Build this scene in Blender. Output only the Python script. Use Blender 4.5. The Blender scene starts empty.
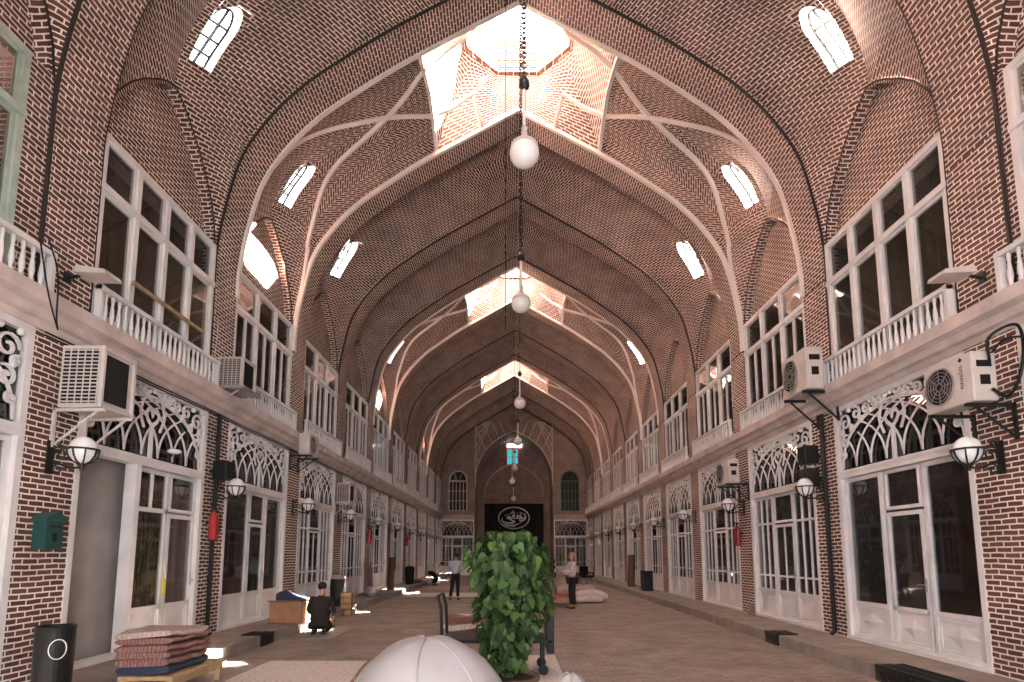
import bpy, bmesh, math, random
from mathutils import Vector, Matrix
random.seed(7)
SC = bpy.context.scene
C = SC.collection
PI = math.pi
# ------------------------------------------------------------------ camera
EYE = 1.7
cam_d = bpy.data.cameras.new('camera'); cam = bpy.data.objects.new('camera', cam_d); C.objects.link(cam)
cam_d.sensor_width = 36; cam_d.lens = 36 * 560 / 1024; cam_d.clip_end = 300; cam_d.clip_start = .05
cam.location = (-0.165, 0, EYE); cam.rotation_euler = (PI/2 + math.atan(.117), 0, 0)
cam_d.shift_y = (488 - 341) / 1024
SC.camera = cam
# ------------------------------------------------------------------ light
SKY, SUN, EXPO = 8.5, 560.0, .92
SC.view_settings.view_transform = 'Standard'; SC.view_settings.look = 'None'
SC.view_settings.gamma = 1; SC.view_settings.use_curve_mapping = False
SC.view_settings.exposure = EXPO
w = bpy.data.worlds.new('World'); SC.world = w; w.use_nodes = True
bg = w.node_tree.nodes['Background']; bg.inputs[0].default_value = (.95, .96, 1.0, 1); bg.inputs[1].default_value = SKY
sd = bpy.data.lights.new('sun', 'SUN'); sd.energy = SUN; sd.angle = .025; sd.color = (1, .94, .86)
so = bpy.data.objects.new('sun', sd); C.objects.link(so)
so.rotation_euler = Vector((-1, -.03, -1.02)).to_track_quat('-Z', 'Y').to_euler()
cy = SC.cycles
cy.max_bounces = 10; cy.diffuse_bounces = 7; cy.glossy_bounces = 3; cy.transparent_max_bounces = 6; cy.transmission_bounces = 4
cy.sample_clamp_indirect = 12; cy.caustics_reflective = False; cy.caustics_refractive = False
cy.use_denoising = True; cy.blur_glossy = .5

# ------------------------------------------------------------------ layout numbers
W = 5.93; PITCH = 3.88; OPEN = 3.08; S1 = 7.3
def S(k): return S1 + PITCH * (k - 1)      # near edge of bay k
KMIN, KMAX = -1, 10
YEND = S(KMAX) + OPEN                      # 45.3
YBACK = S(KMIN) - .8 - 1.2
DOMES = (-1, 2, 5, 8)
for k in DOMES:                            # daylight portals in the real roof openings
    a = bpy.data.lights.new('skylight_portal', 'AREA'); a.shape = 'SQUARE'; a.size = 2.7; a.cycles.is_portal = True
    o = bpy.data.objects.new('skylight_portal', a); C.objects.link(o); o.location = (0, S(k) + OPEN/2, 16.1)

a = bpy.data.lights.new('rear_fill_portal', 'AREA'); a.shape = 'RECTANGLE'; a.size = 4.6; a.size_y = 5.0; a.cycles.is_portal = True  # sky portal for the fill-light opening added behind the camera
o = bpy.data.objects.new('rear_fill_portal', a); C.objects.link(o); o.location = (0, YBACK-.4, 2.5); o.rotation_euler = (PI/2, 0, 0)
# ------------------------------------------------------------------ materials
def nt(name):
    m = bpy.data.materials.new(name); m.use_nodes = True
    t = m.node_tree; return m, t, t.nodes['Principled BSDF']
def L(t, a, b): t.links.new(a, b)
def plain(name, col, rough=.6, metal=0, var=0, scale=6, bump=0, spec=.5):
    m, t, p = nt(name)
    p.inputs['Roughness'].default_value = rough; p.inputs['Metallic'].default_value = metal
    p.inputs['Specular IOR Level'].default_value = spec
    p.inputs['Base Color'].default_value = (*col, 1)
    if var or bump:
        tc = t.nodes.new('ShaderNodeTexCoord'); n = t.nodes.new('ShaderNodeTexNoise'); n.inputs['Scale'].default_value = scale; n.inputs['Detail'].default_value = 6
        L(t, tc.outputs['Object'], n.inputs['Vector'])
        if var:
            r = t.nodes.new('ShaderNodeValToRGB'); r.color_ramp.elements[0].position = .3; r.color_ramp.elements[1].position = .7
            r.color_ramp.elements[0].color = (*[max(0, c*(1-var)) for c in col], 1); r.color_ramp.elements[1].color = (*[min(1, c*(1+var*.6)) for c in col], 1)
            L(t, n.outputs['Fac'], r.inputs['Fac']); L(t, r.outputs['Color'], p.inputs['Base Color'])
        if bump:
            b = t.nodes.new('ShaderNodeBump'); b.inputs['Strength'].default_value = bump; b.inputs['Distance'].default_value = .02
            L(t, n.outputs['Fac'], b.inputs['Height']); L(t, b.outputs['Normal'], p.inputs['Normal'])
    return m
def mathn(t, op, a, b=None, c=None):
    n = t.nodes.new('ShaderNodeMath'); n.operation = op
    for i, v in enumerate((a, b, c)):
        if v is None: continue
        if isinstance(v, (int, float)): n.inputs[i].default_value = v
        else: L(t, v, n.inputs[i])
    return n.outputs[0]
def brick(name, c1, c2, mort, mode='world', bw=.215, rh=.069, ms=.010, herring=False, bump=.5, rough=.85):
    m, t, p = nt(name); p.inputs['Roughness'].default_value = rough; p.inputs['Specular IOR Level'].default_value = .2
    if mode == 'uv':
        tc = t.nodes.new('ShaderNodeUVMap'); vec = tc.outputs[0]
    else:
        g = t.nodes.new('ShaderNodeNewGeometry'); sp = t.nodes.new('ShaderNodeSeparateXYZ'); L(t, g.outputs['Position'], sp.inputs[0])
        sn = t.nodes.new('ShaderNodeSeparateXYZ'); L(t, g.outputs['True Normal'], sn.inputs[0])
        cb = t.nodes.new('ShaderNodeCombineXYZ')
        if mode == 'floor':
            L(t, sp.outputs[0], cb.inputs[0]); L(t, sp.outputs[1], cb.inputs[1])
        else:
            st = mathn(t, 'GREATER_THAN', mathn(t, 'ABSOLUTE', sn.outputs[0]), .6)
            mx = t.nodes.new('ShaderNodeMix'); L(t, st, mx.inputs[0]); L(t, sp.outputs[0], mx.inputs[2]); L(t, sp.outputs[1], mx.inputs[3])
            L(t, mx.outputs[0], cb.inputs[0]); L(t, sp.outputs[2], cb.inputs[1])
        vec = cb.outputs[0]
    if herring:
        s2 = t.nodes.new('ShaderNodeSeparateXYZ'); L(t, vec, s2.inputs[0])
        pp = mathn(t, 'PINGPONG', s2.outputs[0], .36)
        c2n = t.nodes.new('ShaderNodeCombineXYZ'); L(t, s2.outputs[0], c2n.inputs[0]); L(t, mathn(t, 'ADD', s2.outputs[1], pp), c2n.inputs[1]); vec = c2n.outputs[0]
    # slight wobble of the courses
    wn = t.nodes.new('ShaderNodeTexNoise'); wn.inputs['Scale'].default_value = 3.5; L(t, vec, wn.inputs['Vector'])
    wm = t.nodes.new('ShaderNodeVectorMath'); wm.operation = 'MULTIPLY_ADD'; L(t, wn.outputs['Color'], wm.inputs[0]); wm.inputs[1].default_value = (.03, .03, 0); L(t, vec, wm.inputs[2]); vec = wm.outputs[0]
    b = t.nodes.new('ShaderNodeTexBrick'); L(t, vec, b.inputs['Vector'])
    b.inputs['Scale'].default_value = 1; b.inputs['Brick Width'].default_value = bw; b.inputs['Row Height'].default_value = rh
    b.inputs['Mortar Size'].default_value = ms; b.inputs['Mortar Smooth'].default_value = .25; b.inputs['Bias'].default_value = 0
    b.inputs['Color1'].default_value = (*c1, 1); b.inputs['Color2'].default_value = (*c2, 1); b.inputs['Mortar'].default_value = (*mort, 1)
    n = t.nodes.new('ShaderNodeTexNoise'); n.inputs['Scale'].default_value = 1.3; n.inputs['Detail'].default_value = 8; L(t, vec, n.inputs['Vector'])
    mp = t.nodes.new('ShaderNodeMapRange'); mp.inputs[1].default_value = .3; mp.inputs[2].default_value = .7; mp.inputs[3].default_value = .72; mp.inputs[4].default_value = 1.18
    L(t, n.outputs['Fac'], mp.inputs[0])
    mu = t.nodes.new('ShaderNodeVectorMath'); mu.operation = 'SCALE'; L(t, b.outputs['Color'], mu.inputs[0]); L(t, mp.outputs[0], mu.inputs['Scale'])
    L(t, mu.outputs[0], p.inputs['Base Color'])
    if bump:
        bp = t.nodes.new('ShaderNodeBump'); bp.invert = True; bp.inputs['Strength'].default_value = bump; bp.inputs['Distance'].default_value = .01
        L(t, b.outputs['Fac'], bp.inputs['Height']); L(t, bp.outputs['Normal'], p.inputs['Normal'])
    return m
def glassmat(name, tint=.45, refl=.16, col=(1, 1, 1)):
    m, t, p = nt(name); t.nodes.remove(p); out = t.nodes['Material Output']
    tr = t.nodes.new('ShaderNodeBsdfTransparent'); tr.inputs[0].default_value = (tint*col[0], tint*col[1], tint*col[2], 1)
    gl = t.nodes.new('ShaderNodeBsdfGlossy'); gl.inputs['Roughness'].default_value = .03; gl.inputs[0].default_value = (.9, .9, .9, 1)
    fr = t.nodes.new('ShaderNodeLayerWeight'); fr.inputs[0].default_value = .5
    f2 = mathn(t, 'MULTIPLY_ADD', mathn(t, 'POWER', fr.outputs['Facing'], 3.5), .6, refl); f2.node.use_clamp = True
    mx = t.nodes.new('ShaderNodeMixShader'); L(t, f2, mx.inputs[0]); L(t, tr.outputs[0], mx.inputs[1]); L(t, gl.outputs[0], mx.inputs[2]); L(t, mx.outputs[0], out.inputs[0])
    return m
def emit(name, col, s):
    m, t, p = nt(name); p.inputs['Base Color'].default_value = (*col, 1); p.inputs['Emission Color'].default_value = (*col, 1); p.inputs['Emission Strength'].default_value = s; return m
def rugmat(name, c1, c2, c3, scale=7):
    m, t, p = nt(name); p.inputs['Roughness'].default_value = .95; p.inputs['Specular IOR Level'].default_value = .1
    tc = t.nodes.new('ShaderNodeTexCoord')
    v = t.nodes.new('ShaderNodeTexVoronoi'); v.inputs['Scale'].default_value = scale; v.distance = 'MANHATTAN'; L(t, tc.outputs['Object'], v.inputs['Vector'])
    r = t.nodes.new('ShaderNodeValToRGB'); r.color_ramp.interpolation = 'CONSTANT'
    e = r.color_ramp.elements; e[0].color = (*c1, 1); e[1].position = .28; e[1].color = (*c2, 1)
    x = e.new(.5); x.color = (*c3, 1); x = e.new(.66); x.color = (*c1, 1)
    L(t, v.outputs['Distance'], r.inputs[0])
    w2 = t.nodes.new('ShaderNodeTexWave'); w2.inputs['Scale'].default_value = scale*.6; w2.inputs['Distortion'].default_value = 6; L(t, tc.outputs['Object'], w2.inputs['Vector'])
    mx = t.nodes.new('ShaderNodeMix'); mx.data_type = 'RGBA'; mx.inputs[0].default_value = .5
    r2 = t.nodes.new('ShaderNodeValToRGB'); r2.color_ramp.interpolation = 'CONSTANT'; r2.color_ramp.elements[0].color = (*c2, 1); r2.color_ramp.elements[1].position = .55; r2.color_ramp.elements[1].color = (*c1, 1)
    L(t, w2.outputs['Fac'], r2.inputs[0]); L(t, r.outputs[0], mx.inputs[6]); L(t, r2.outputs[0], mx.inputs[7]); L(t, mx.outputs[2], p.inputs['Base Color'])
    return m
BR1, BR2, MO = (.086, .036, .025), (.158, .068, .048), (.80, .72, .65)
M = dict(
    brick=brick('brick_wall', BR1, BR2, MO, ms=.0105),
    vault=brick('vault_brick', BR1, BR2, MO, 'uv', bw=.215, rh=.073, ms=.011),
    herring=brick('herringbone_brick', BR1, BR2, MO, 'uv', bw=.24, rh=.085, ms=.012, herring=True),
    floor=brick('floor_brick', (.23, .18, .15), (.32, .255, .215), (.13, .10, .085), 'floor', bw=.2, rh=.1, ms=.006, bump=.25, rough=.6),
    white=plain('white_paint', (.76, .73, .71), .45, var=.14, scale=3, bump=.1),
    greenframe=plain('pale_green_paint', (.42, .50, .42), .5, var=.2),
    darkgreen=plain('dark_green_paint', (.05, .10, .08), .5),
    ledge=plain('ledge_plaster', (.60, .50, .46), .7, var=.25, scale=2.5, bump=.2),
    rib=plain('plaster_rib', (.85, .78, .72), .6),
    stone=plain('kerb_stone', (.26, .21, .18), .8, var=.3, scale=3, bump=.4),
    plaster=plain('grey_plaster', (.25, .23, .22), .9, var=.25, scale=1.5),
    room=plain('shop_room_plaster', (.16, .14, .12), .9, var=.3, scale=2),
    navy=plain('navy_backing', (.012, .022, .035), .4),
    iron=plain('black_iron', (.012, .011, .011), .45, spec=.4),
    glass=glassmat('window_glass', .75, .09), dglass=glassmat('fanlight_glass', .35, .10, (1, .95, .85)),
    grooveshade=plain('groove_shade_dirt', (.03, .018, .014), .9),  # near-black colour for painted groove shade and dirt
    opal=plain('opal_glass', (.86, .84, .80), .15),
    acmetal=plain('ac_casing', (.58, .52, .48), .5, var=.15, scale=4),
    acdark=plain('ac_grille', (.014, .012, .012), .8, spec=.2),
    steel=plain('zinc_steel', (.45, .43, .42), .35, .8),
    red=plain('red_enamel', (.35, .02, .02), .35),
    teal=plain('teal_enamel', (.008, .055, .05), .5, var=.2),
    yellow=plain('yellow_plastic', (.7, .55, .1), .5),
    wood=plain('pale_wood', (.42, .28, .15), .6, var=.3, scale=8),
    darkwood=plain('dark_wood', (.10, .045, .025), .5, var=.3, scale=8),
    card=plain('brown_cardboard', (.38, .20, .10), .8, var=.2),
    sheet=plain('pale_sheet', (.34, .32, .32), .5, var=.08, scale=2, bump=.15),
    leaf=None, soil=plain('soil', (.03, .02, .015), .9), clay=plain('terracotta_pot', (.16, .08, .06), .7),
    stem=plain('green_stem', (.05, .07, .03), .7),
    skin=plain('skin', (.42, .24, .17), .6), hair=plain('dark_hair', (.015, .012, .01), .6), greyhair=plain('grey_hair', (.3, .24, .2), .7),
    suit=plain('dark_suit_cloth', (.022, .014, .012), .9), trousers=plain('black_trousers', (.012, .010, .010), .9),
    shirtblue=plain('pale_blue_shirt', (.42, .48, .54), .8), shirtwhite=plain('white_shirt', (.65, .56, .52), .8), shoe=plain('shoe_leather', (.02, .018, .018), .4),
    black=plain('black_plastic', (.008, .008, .008), .45, spec=.25), blackcloth=plain('black_cloth', (.008, .007, .007), .9),
    lettering=plain('white_lettering', (.85, .85, .85), .6),
    cyan=emit('turquoise_pane', (.05, .55, .6), .45), redpane=emit('red_pane', (.5, .05, .05), .2),
    rug_red=rugmat('red_rug', (.20, .09, .08), (.33, .20, .17), (.07, .04, .05), 12),
    rug_pale=rugmat('pale_rug', (.62, .54, .48), (.70, .64, .58), (.42, .28, .24), 6),
    rug_gold=rugmat('gold_rug', (.10, .09, .06), (.36, .27, .12), (.40, .36, .28), 6),
    rug_pink=rugmat('pink_rug', (.42, .30, .27), (.50, .42, .38), (.22, .13, .12), 9),
    bluefab=plain('dark_blue_cloth', (.02, .03, .06), .8),
    cloth=plain('tan_curtain', (.24, .19, .13), .9, var=.3, scale=5),
)
def leafmat():
    m, t, p = nt('green_leaf'); p.inputs['Roughness'].default_value = .6; p.inputs['Specular IOR Level'].default_value = .3
    g = t.nodes.new('ShaderNodeNewGeometry'); r = t.nodes.new('ShaderNodeValToRGB')
    r.color_ramp.elements[0].color = (.007, .020, .004, 1); r.color_ramp.elements[1].color = (.052, .10, .022, 1)
    L(t, g.outputs['Random Per Island'], r.inputs[0]); L(t, r.outputs[0], p.inputs['Base Color']); return m
M['leaf'] = leafmat()

# ------------------------------------------------------------------ helpers
class MB:
    def __init__(s): s.v = []; s.f = []; s.uv = []; s.mi = []
    def add(s, vs, fs, uvs=None, mi=0):
        b = len(s.v); s.v += [tuple(v) for v in vs]
        for i, f in enumerate(fs):
            s.f.append([b + j for j in f]); s.uv.append(uvs[i] if uvs else None); s.mi.append(mi)
        return s
    def box(s, x0, x1, y0, y1, z0, z1, mi=0):
        return s.add([(x0,y0,z0),(x1,y0,z0),(x1,y1,z0),(x0,y1,z0),(x0,y0,z1),(x1,y0,z1),(x1,y1,z1),(x0,y1,z1)],
              [(3,2,1,0),(4,5,6,7),(0,1,5,4),(1,2,6,5),(2,3,7,6),(3,0,4,7)], mi=mi)
    def tube(s, pts, r, n=6, closed=False, flat=1.0, mi=0, rr=None):
        pts = [Vector(p) for p in pts]; N = len(pts); vs = []; ref = None
        for i, p in enumerate(pts):
            a = pts[i-1] if (i or closed) else p; b = pts[(i+1) % N] if (i < N-1 or closed) else p
            d = (b - a); d = d.normalized() if d.length > 1e-9 else Vector((0,0,1))
            if ref is None:
                ref = Vector((0,0,1)) if abs(d.z) < .9 else Vector((1,0,0))
            u = d.cross(ref); 
            if u.length < 1e-6: u = d.cross(Vector((1,0,0)))
            u.normalize(); v = u.cross(d).normalized(); ref = v
            q = rr[i] if rr else r
            for j in range(n):
                an = 2*PI*(j+.5)/n; vs.append(p + u*math.cos(an)*q + v*math.sin(an)*q*flat)
        fs = []
        for i in range(N if closed else N-1):
            for j in range(n):
                a = i*n+j; b = i*n+(j+1)%n; c = ((i+1)%N)*n+(j+1)%n; d = ((i+1)%N)*n+j; fs.append((a,d,c,b))
        if not closed: fs += [tuple(range(n)), tuple(range((N-1)*n, N*n))[::-1]]
        return s.add(vs, fs, mi=mi)
    def lathe(s, prof, cx=0, cy=0, cz=0, n=16, mi=0, M4=None):
        vs = []; fs = []
        for (r, z) in prof:
            for j in range(n):
                a = 2*PI*j/n; v = Vector((cx + r*math.cos(a), cy + r*math.sin(a), cz + z)); vs.append(M4 @ v if M4 else v)
        for i in range(len(prof)-1):
            for j in range(n):
                fs.append((i*n+j, i*n+(j+1)%n, (i+1)*n+(j+1)%n, (i+1)*n+j))
        fs += [tuple(range(n))[::-1], tuple(range((len(prof)-1)*n, len(prof)*n))]
        return s.add(vs, fs, mi=mi)
    def sphere(s, c, r, n=16, m=10, sc=(1,1,1), mi=0):
        vs = []; fs = []
        for i in range(m+1):
            p = PI*i/m
            for j in range(n):
                a = 2*PI*j/n; vs.append((c[0]+r*sc[0]*math.sin(p)*math.cos(a), c[1]+r*sc[1]*math.sin(p)*math.sin(a), c[2]+r*sc[2]*math.cos(p)))
        for i in range(m):
            for j in range(n): fs.append((i*n+j, (i+1)*n+j, (i+1)*n+(j+1)%n, i*n+(j+1)%n))
        return s.add(vs, fs, mi=mi)
    def prism(s, poly, axis, a, b, mi=0):
        """poly = 2D points; axis: 'y' -> poly in xz, 'x' -> poly in yz, 'z' -> poly in xy"""
        def P(p, h): return (p[0], h, p[1]) if axis == 'y' else ((h, p[0], p[1]) if axis == 'x' else (p[0], p[1], h))
        n = len(poly); vs = [P(p, a) for p in poly] + [P(p, b) for p in poly]
        fs = [tuple(range(n))[::-1], tuple(range(n, 2*n))] + [(i, (i+1)%n, n+(i+1)%n, n+i) for i in range(n)]
        return s.add(vs, fs, mi=mi)
    def grid(s, rows, uv=None, mi=0, skip=None):
        """rows = list of lists of points"""
        nr, nc = len(rows), len(rows[0]); vs = [p for r in rows for p in r]; fs = []; us = []
        for i in range(nr-1):
            for j in range(nc-1):
                if skip and skip(i, j): continue
                fs.append((i*nc+j, i*nc+j+1, (i+1)*nc+j+1, (i+1)*nc+j))
                if uv: us.append([uv[i][j], uv[i][j+1], uv[i+1][j+1], uv[i+1][j]])
        return s.add(vs, fs, us if uv else None, mi)
    def obj(s, name, mat, parent=None, smooth=False, bevel=0, fix=True, weld=False):
        me = bpy.data.meshes.new(name); me.from_pydata(s.v, [], s.f)
        for mm in (mat if isinstance(mat, (list, tuple)) else [mat]): me.materials.append(M[mm] if isinstance(mm, str) else mm)
        if any(s.uv):
            ul = me.uv_layers.new(name='UVMap'); li = 0
            for f, u in zip(s.f, s.uv):
                for k in range(len(f)):
                    if u: ul.data[li].uv = u[k]
                    li += 1
        if any(s.mi):
            me.polygons.foreach_set('material_index', s.mi)
        if fix and not any(s.uv):
            bm = bmesh.new(); bm.from_mesh(me); bmesh.ops.recalc_face_normals(bm, faces=bm.faces); bm.to_mesh(me); bm.free()
        if weld:
            bm = bmesh.new(); bm.from_mesh(me); bmesh.ops.remove_doubles(bm, verts=bm.verts, dist=1e-4); bm.to_mesh(me); bm.free()
        if smooth: me.polygons.foreach_set('use_smooth', [True]*len(me.polygons))
        me.update()
        o = bpy.data.objects.new(name, me); C.objects.link(o)
        if parent: o.parent = parent
        if bevel:
            b = o.modifiers.new('bevel', 'BEVEL'); b.width = bevel; b.segments = 2; b.limit_method = 'ANGLE'
        return o
def empty(name, loc, rz=0, label=None, cat=None, group=None, kind=None):
    o = bpy.data.objects.new(name, None); C.objects.link(o); o.location = loc; o.rotation_euler = (0, 0, rz); o.empty_display_size = .1
    return tag(o, label, cat, group, kind)
def tag(o, label=None, cat=None, group=None, kind=None):
    if label: o['label'] = label
    if cat: o['category'] = cat
    if group: o['group'] = group
    if kind: o['kind'] = kind
    return o
KIDS = {}
def kids(o): return [c for c in bpy.data.objects if c.parent == o]
def copy_tree(o, loc=None, rz=None, parent=None, label=None, name=None, _k=None):
    c = o.copy(); C.objects.link(c); c.parent = parent
    if loc is not None: c.location = loc
    if rz is not None: c.rotation_euler = (0, 0, rz)
    if label: c['label'] = label
    if name: c.name = name
    for ch in kids(o): copy_tree(ch, parent=c)
    return c
def interp(pts, n):
    """Catmull-Rom through pts, n points per span"""
    P = [Vector(p) for p in pts]; out = []
    for i in range(len(P)-1):
        p0 = P[i-1] if i else P[0]*2-P[1]; p1, p2 = P[i], P[i+1]; p3 = P[i+2] if i+2 < len(P) else P[-1]*2-P[-2]
        for j in range(n):
            t = j/n; out.append(.5*((2*p1)+(p2-p0)*t+(2*p0-5*p1+4*p2-p3)*t*t+(3*p1-p0-3*p2+p3)*t*t*t))
    out.append(P[-1]); return out
def lerp_tab(tab, z):
    for (a, b) in zip(tab, tab[1:]):
        if z <= b[0]: 
            t = (z-a[0])/(b[0]-a[0]) if b[0] > a[0] else 0; return a[1]+(b[1]-a[1])*max(0, t)
    return tab[-1][1]

# ------------------------------------------------------------------ vault curves
ARCH = [(p.x, p.y) for p in interp([(5.93,7.0),(5.92,7.6),(5.80,8.5),(5.52,9.6),(5.0,10.45),(4.4,11.1),(3.8,11.58),(2.7,12.35),(1.45,13.1),(.6,13.6),(0,13.95)], 5)]
def tab_of(pts, n=5): return [(p.y, p.x) for p in interp(pts, n)]
ARCHX = [(z, x) for x, z in ARCH]
MID = tab_of([(6.03,9.75),(5.95,10.4),(5.6,11.3),(5.1,11.9),(4.2,12.6),(2.6,13.45),(1.2,14.0),(0,14.35)])
MIDD = tab_of([(6.03,9.75),(5.95,10.3),(5.6,11.05),(4.9,11.6),(4.0,12.05),(3.2,12.5),(2.7,12.8),(2.25,13.15)])
LUN = [(7.0,1.54),(7.6,1.53),(8.1,1.45),(8.5,1.30),(8.9,1.03),(9.2,.76),(9.5,.42),(9.65,.22),(9.75,0)]
def fan_rows(dome):
    zs = [7.0+.15*i for i in range(19)] + [9.75] + [9.75+.14*i for i in range(1, 100)]
    top = 12.72 if dome else 13.95
    zs = [z for z in zs if z < top-.05] + [top]
    rows = []
    for z in zs:
        ax = lerp_tab(ARCHX, z) if z < 13.94 else 0
        ax = ax + .10 if 0 < ax < 5.4 else (ax + .10*max(.3, (5.93-ax)/.53) if ax > 0 else 0); ax = min(ax, 5.97)
        if dome and z >= top-1e-6: ax = 2.25
        if z < 9.75: bx, bd, bz = 6.03, lerp_tab(LUN, z), z
        else:
            q = (z-9.75)/(top-9.75)
            bz = 9.75 + q*((13.15 if dome else 14.35)-9.75); bx = lerp_tab(MIDD if dome else MID, bz); bd = 0
        rows.append(((ax, 1.54, z + .10*min(1, max(0, (z-8.5)/1.5))), (bx, bd, bz)))
    return rows
NW = 12
def fan_point(row, w):
    (ax, ad, az), (bx, bd, bz) = row
    bul = .10*math.sin(PI*w)*min(1, max(0, (az-8)/2))
    return (ax+(bx-ax)*w, ad+(bd-ad)*w, az+(bz-az)*w+bul)
NOWIN = (4, 6, 7, 9)
def window_cell(sx, sy, i, j, dome):  # small vault window in the far half of the bay
    return sy > 0 and WI[dome][0] <= i < WI[dome][1] and 8 <= j < 11
ROWS = {d: fan_rows(d) for d in (False, True)}
WI = {}
for d in (False, True):
    zz = [r[0][2] for r in ROWS[d]]
    lo = min(range(len(zz)), key=lambda i: abs(zz[i]-(10.35 if not d else 10.3))); WI[d] = (lo, lo+(8 if not d else 7))

def bay_vault(k):
    ym = S(k)+OPEN/2; dome = k in DOMES
    rows = ROWS[dome]
    mb = MB()
    for sx in (-1, 1):
        for sy in (-1, 1):
            G = []; U = []; v = 0; pm = None
            for r in rows:
                R = [fan_point(r, j/NW) for j in range(NW+1)]
                mpt = Vector(R[NW//2]); v += (mpt-pm).length if pm else 0; pm = mpt
                G.append([(sx*x, ym+sy*d, z) for x, d, z in R])
                u = 0; ur = [(0, v)]
                for a, b in zip(R, R[1:]): u += (Vector(b)-Vector(a)).length; ur.append((u, v))
                U.append(ur)
            if not dome: mb.grid(G, U, mi=0, skip=lambda i, j: k not in NOWIN and window_cell(sx, sy, i, j, dome))
            else:
                mb.grid(G[:22], U[:22], mi=0, skip=lambda i, j: k not in NOWIN and window_cell(sx, sy, i, j, dome))
                mb.grid(G[21:], U[21:], mi=1, skip=lambda i, j: k not in NOWIN and window_cell(sx, sy, i+21, j, dome))
    if dome:   # drum between the cross ribs, rising to the octagonal oculus
        N = 64; rings = []; uvs = []
        def outer(a):
            c, s_ = math.cos(a), math.sin(a); m = min(2.25/abs(c) if abs(c) > 1e-6 else 9e9, 1.54/abs(s_) if abs(s_) > 1e-6 else 9e9)
            x, y = c*m, s_*m
            if abs(abs(y)-1.54) < 1e-4: z = next_z(abs(x))
            else: z = 12.78+(13.15-12.78)*(1-abs(y)/1.54)
            return Vector((x, y, z))
        def next_z(x):
            for (xa, za), (xb, zb) in zip(ARCH, ARCH[1:]):
                if xb <= x <= xa: return za+(zb-za)*((xa-x)/(xa-xb) if xa > xb else 0)+.06
            return 14.0
        angs = sorted(set([2*PI*i/N for i in range(N)] + [math.atan2(sy*1.54, sx*2.25) % (2*PI) for sx in (-1,1) for sy in (-1,1)]))
        def octa(a, R):
            t = (a+PI/8) % (PI/4)-PI/8; m = R*math.cos(PI/8)/math.cos(t); return Vector((m*math.cos(a), m*math.sin(a), 0))
        for h in (0, .2, .4, .6, .8, 1):
            ring = []
            for a in angs:
                o_ = outer(a); i_ = octa(a, 1.52); i_.z = 14.95
                p = o_.lerp(i_, h); p.z = o_.z+(14.95-o_.z)*math.sin(h*PI/2)**1.0 if False else o_.z+(i_.z-o_.z)*(h**.85)
                ring.append(p)
            ring.append(ring[0]); rings.append([(p.x, ym+p.y, p.z) for p in ring])
        per = [0]
        for a, b in zip(rings[2], rings[2][1:]): per.append(per[-1]+(Vector(b)-Vector(a)).length)
        uvs = [[(per[j], 5+.36*i) for j in range(len(per))] for i in range(6)]
        mb.grid(rings, uvs, mi=0)
    o = mb.obj('ceiling', ['vault', 'herring'], smooth=False, weld=True); tag(o, kind='structure')
    if dome:
        # lip of the oculus: white octagonal collar
        mb = MB(); oc = [octa(PI/8+i*PI/4, 1.52) for i in range(8)]
        oi = [octa(PI/8+i*PI/4, 1.44) for i in range(8)]; oo = [octa(PI/8+i*PI/4, 1.75) for i in range(8)]
        lo = [(p.x, ym+p.y, 14.9) for p in oc]; li = [(p.x, ym+p.y, 14.93) for p in oi]; ti = [(p.x*.97, ym+p.y*.97, 15.9) for p in oi]; to = [(p.x, ym+p.y, 15.95) for p in oo]; bo = [(p.x, ym+p.y, 14.9) for p in oo]
        mb.grid([r+[r[0]] for r in (bo, lo, li, ti, to, bo)])
        tag(mb.obj('trim_oculus', 'brick', fix=True), kind='structure')
        # plaster ribs drawn on the vault
        rb = MB()
        tc = next(i for i, r in enumerate(rows) if r[1][0] <= 3.25 and r[1][2] > 9.8)
        for sx in (-1, 1):
            for sy in (-1, 1):
                pts = []
                for i in range(6, tc+1):
                    q = (i-6)/(tc-6); pts.append(fan_point(rows[i], q**2.3))
                last = len(rows)-1
                for i in range(tc+1, last+1):
                    q = (i-tc)/(last-tc); pts.append(fan_point(rows[i], 1-.45*q)); 
                # after the crossing the rib runs on in the other half
                n1 = tc-6+1
                P3 = [(sx*x, ym+sy*d, z-.03) for x, d, z in pts[:n1]] + [(sx*x, ym-sy*d, z-.03) for x, d, z in pts[n1:]]
                P3 += [(sx*1.75, ym-sy*.85, 13.42), (sx*1.2, ym-sy*.85, 13.85), (sx*1.0, ym-sy*1.5, 13.42)]
                rb.tube(P3, .065, 4)
            rb.tube([(sx*2.25, ym-1.54, 12.75), (sx*2.24, ym-.8, 13.0), (sx*2.22, ym, 13.12), (sx*2.24, ym+.8, 13.0), (sx*2.25, ym+1.54, 12.75)], .065, 4)
        tag(rb.obj('trim_ribs', 'rib'), kind='structure')
        for sy in (-1, 1):   # white lip along the arch edge
            e = MB(); pp = [(x, ym+sy*1.55, z+.015) for x, z in ARCH]; pp = pp + [(-x, y, z) for x, y, z in pp[::-1][1:]]
            e.tube(pp, .07, 4); tag(e.obj('trim_arch_lip', 'rib'), kind='structure')
    return ym, dome

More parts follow.
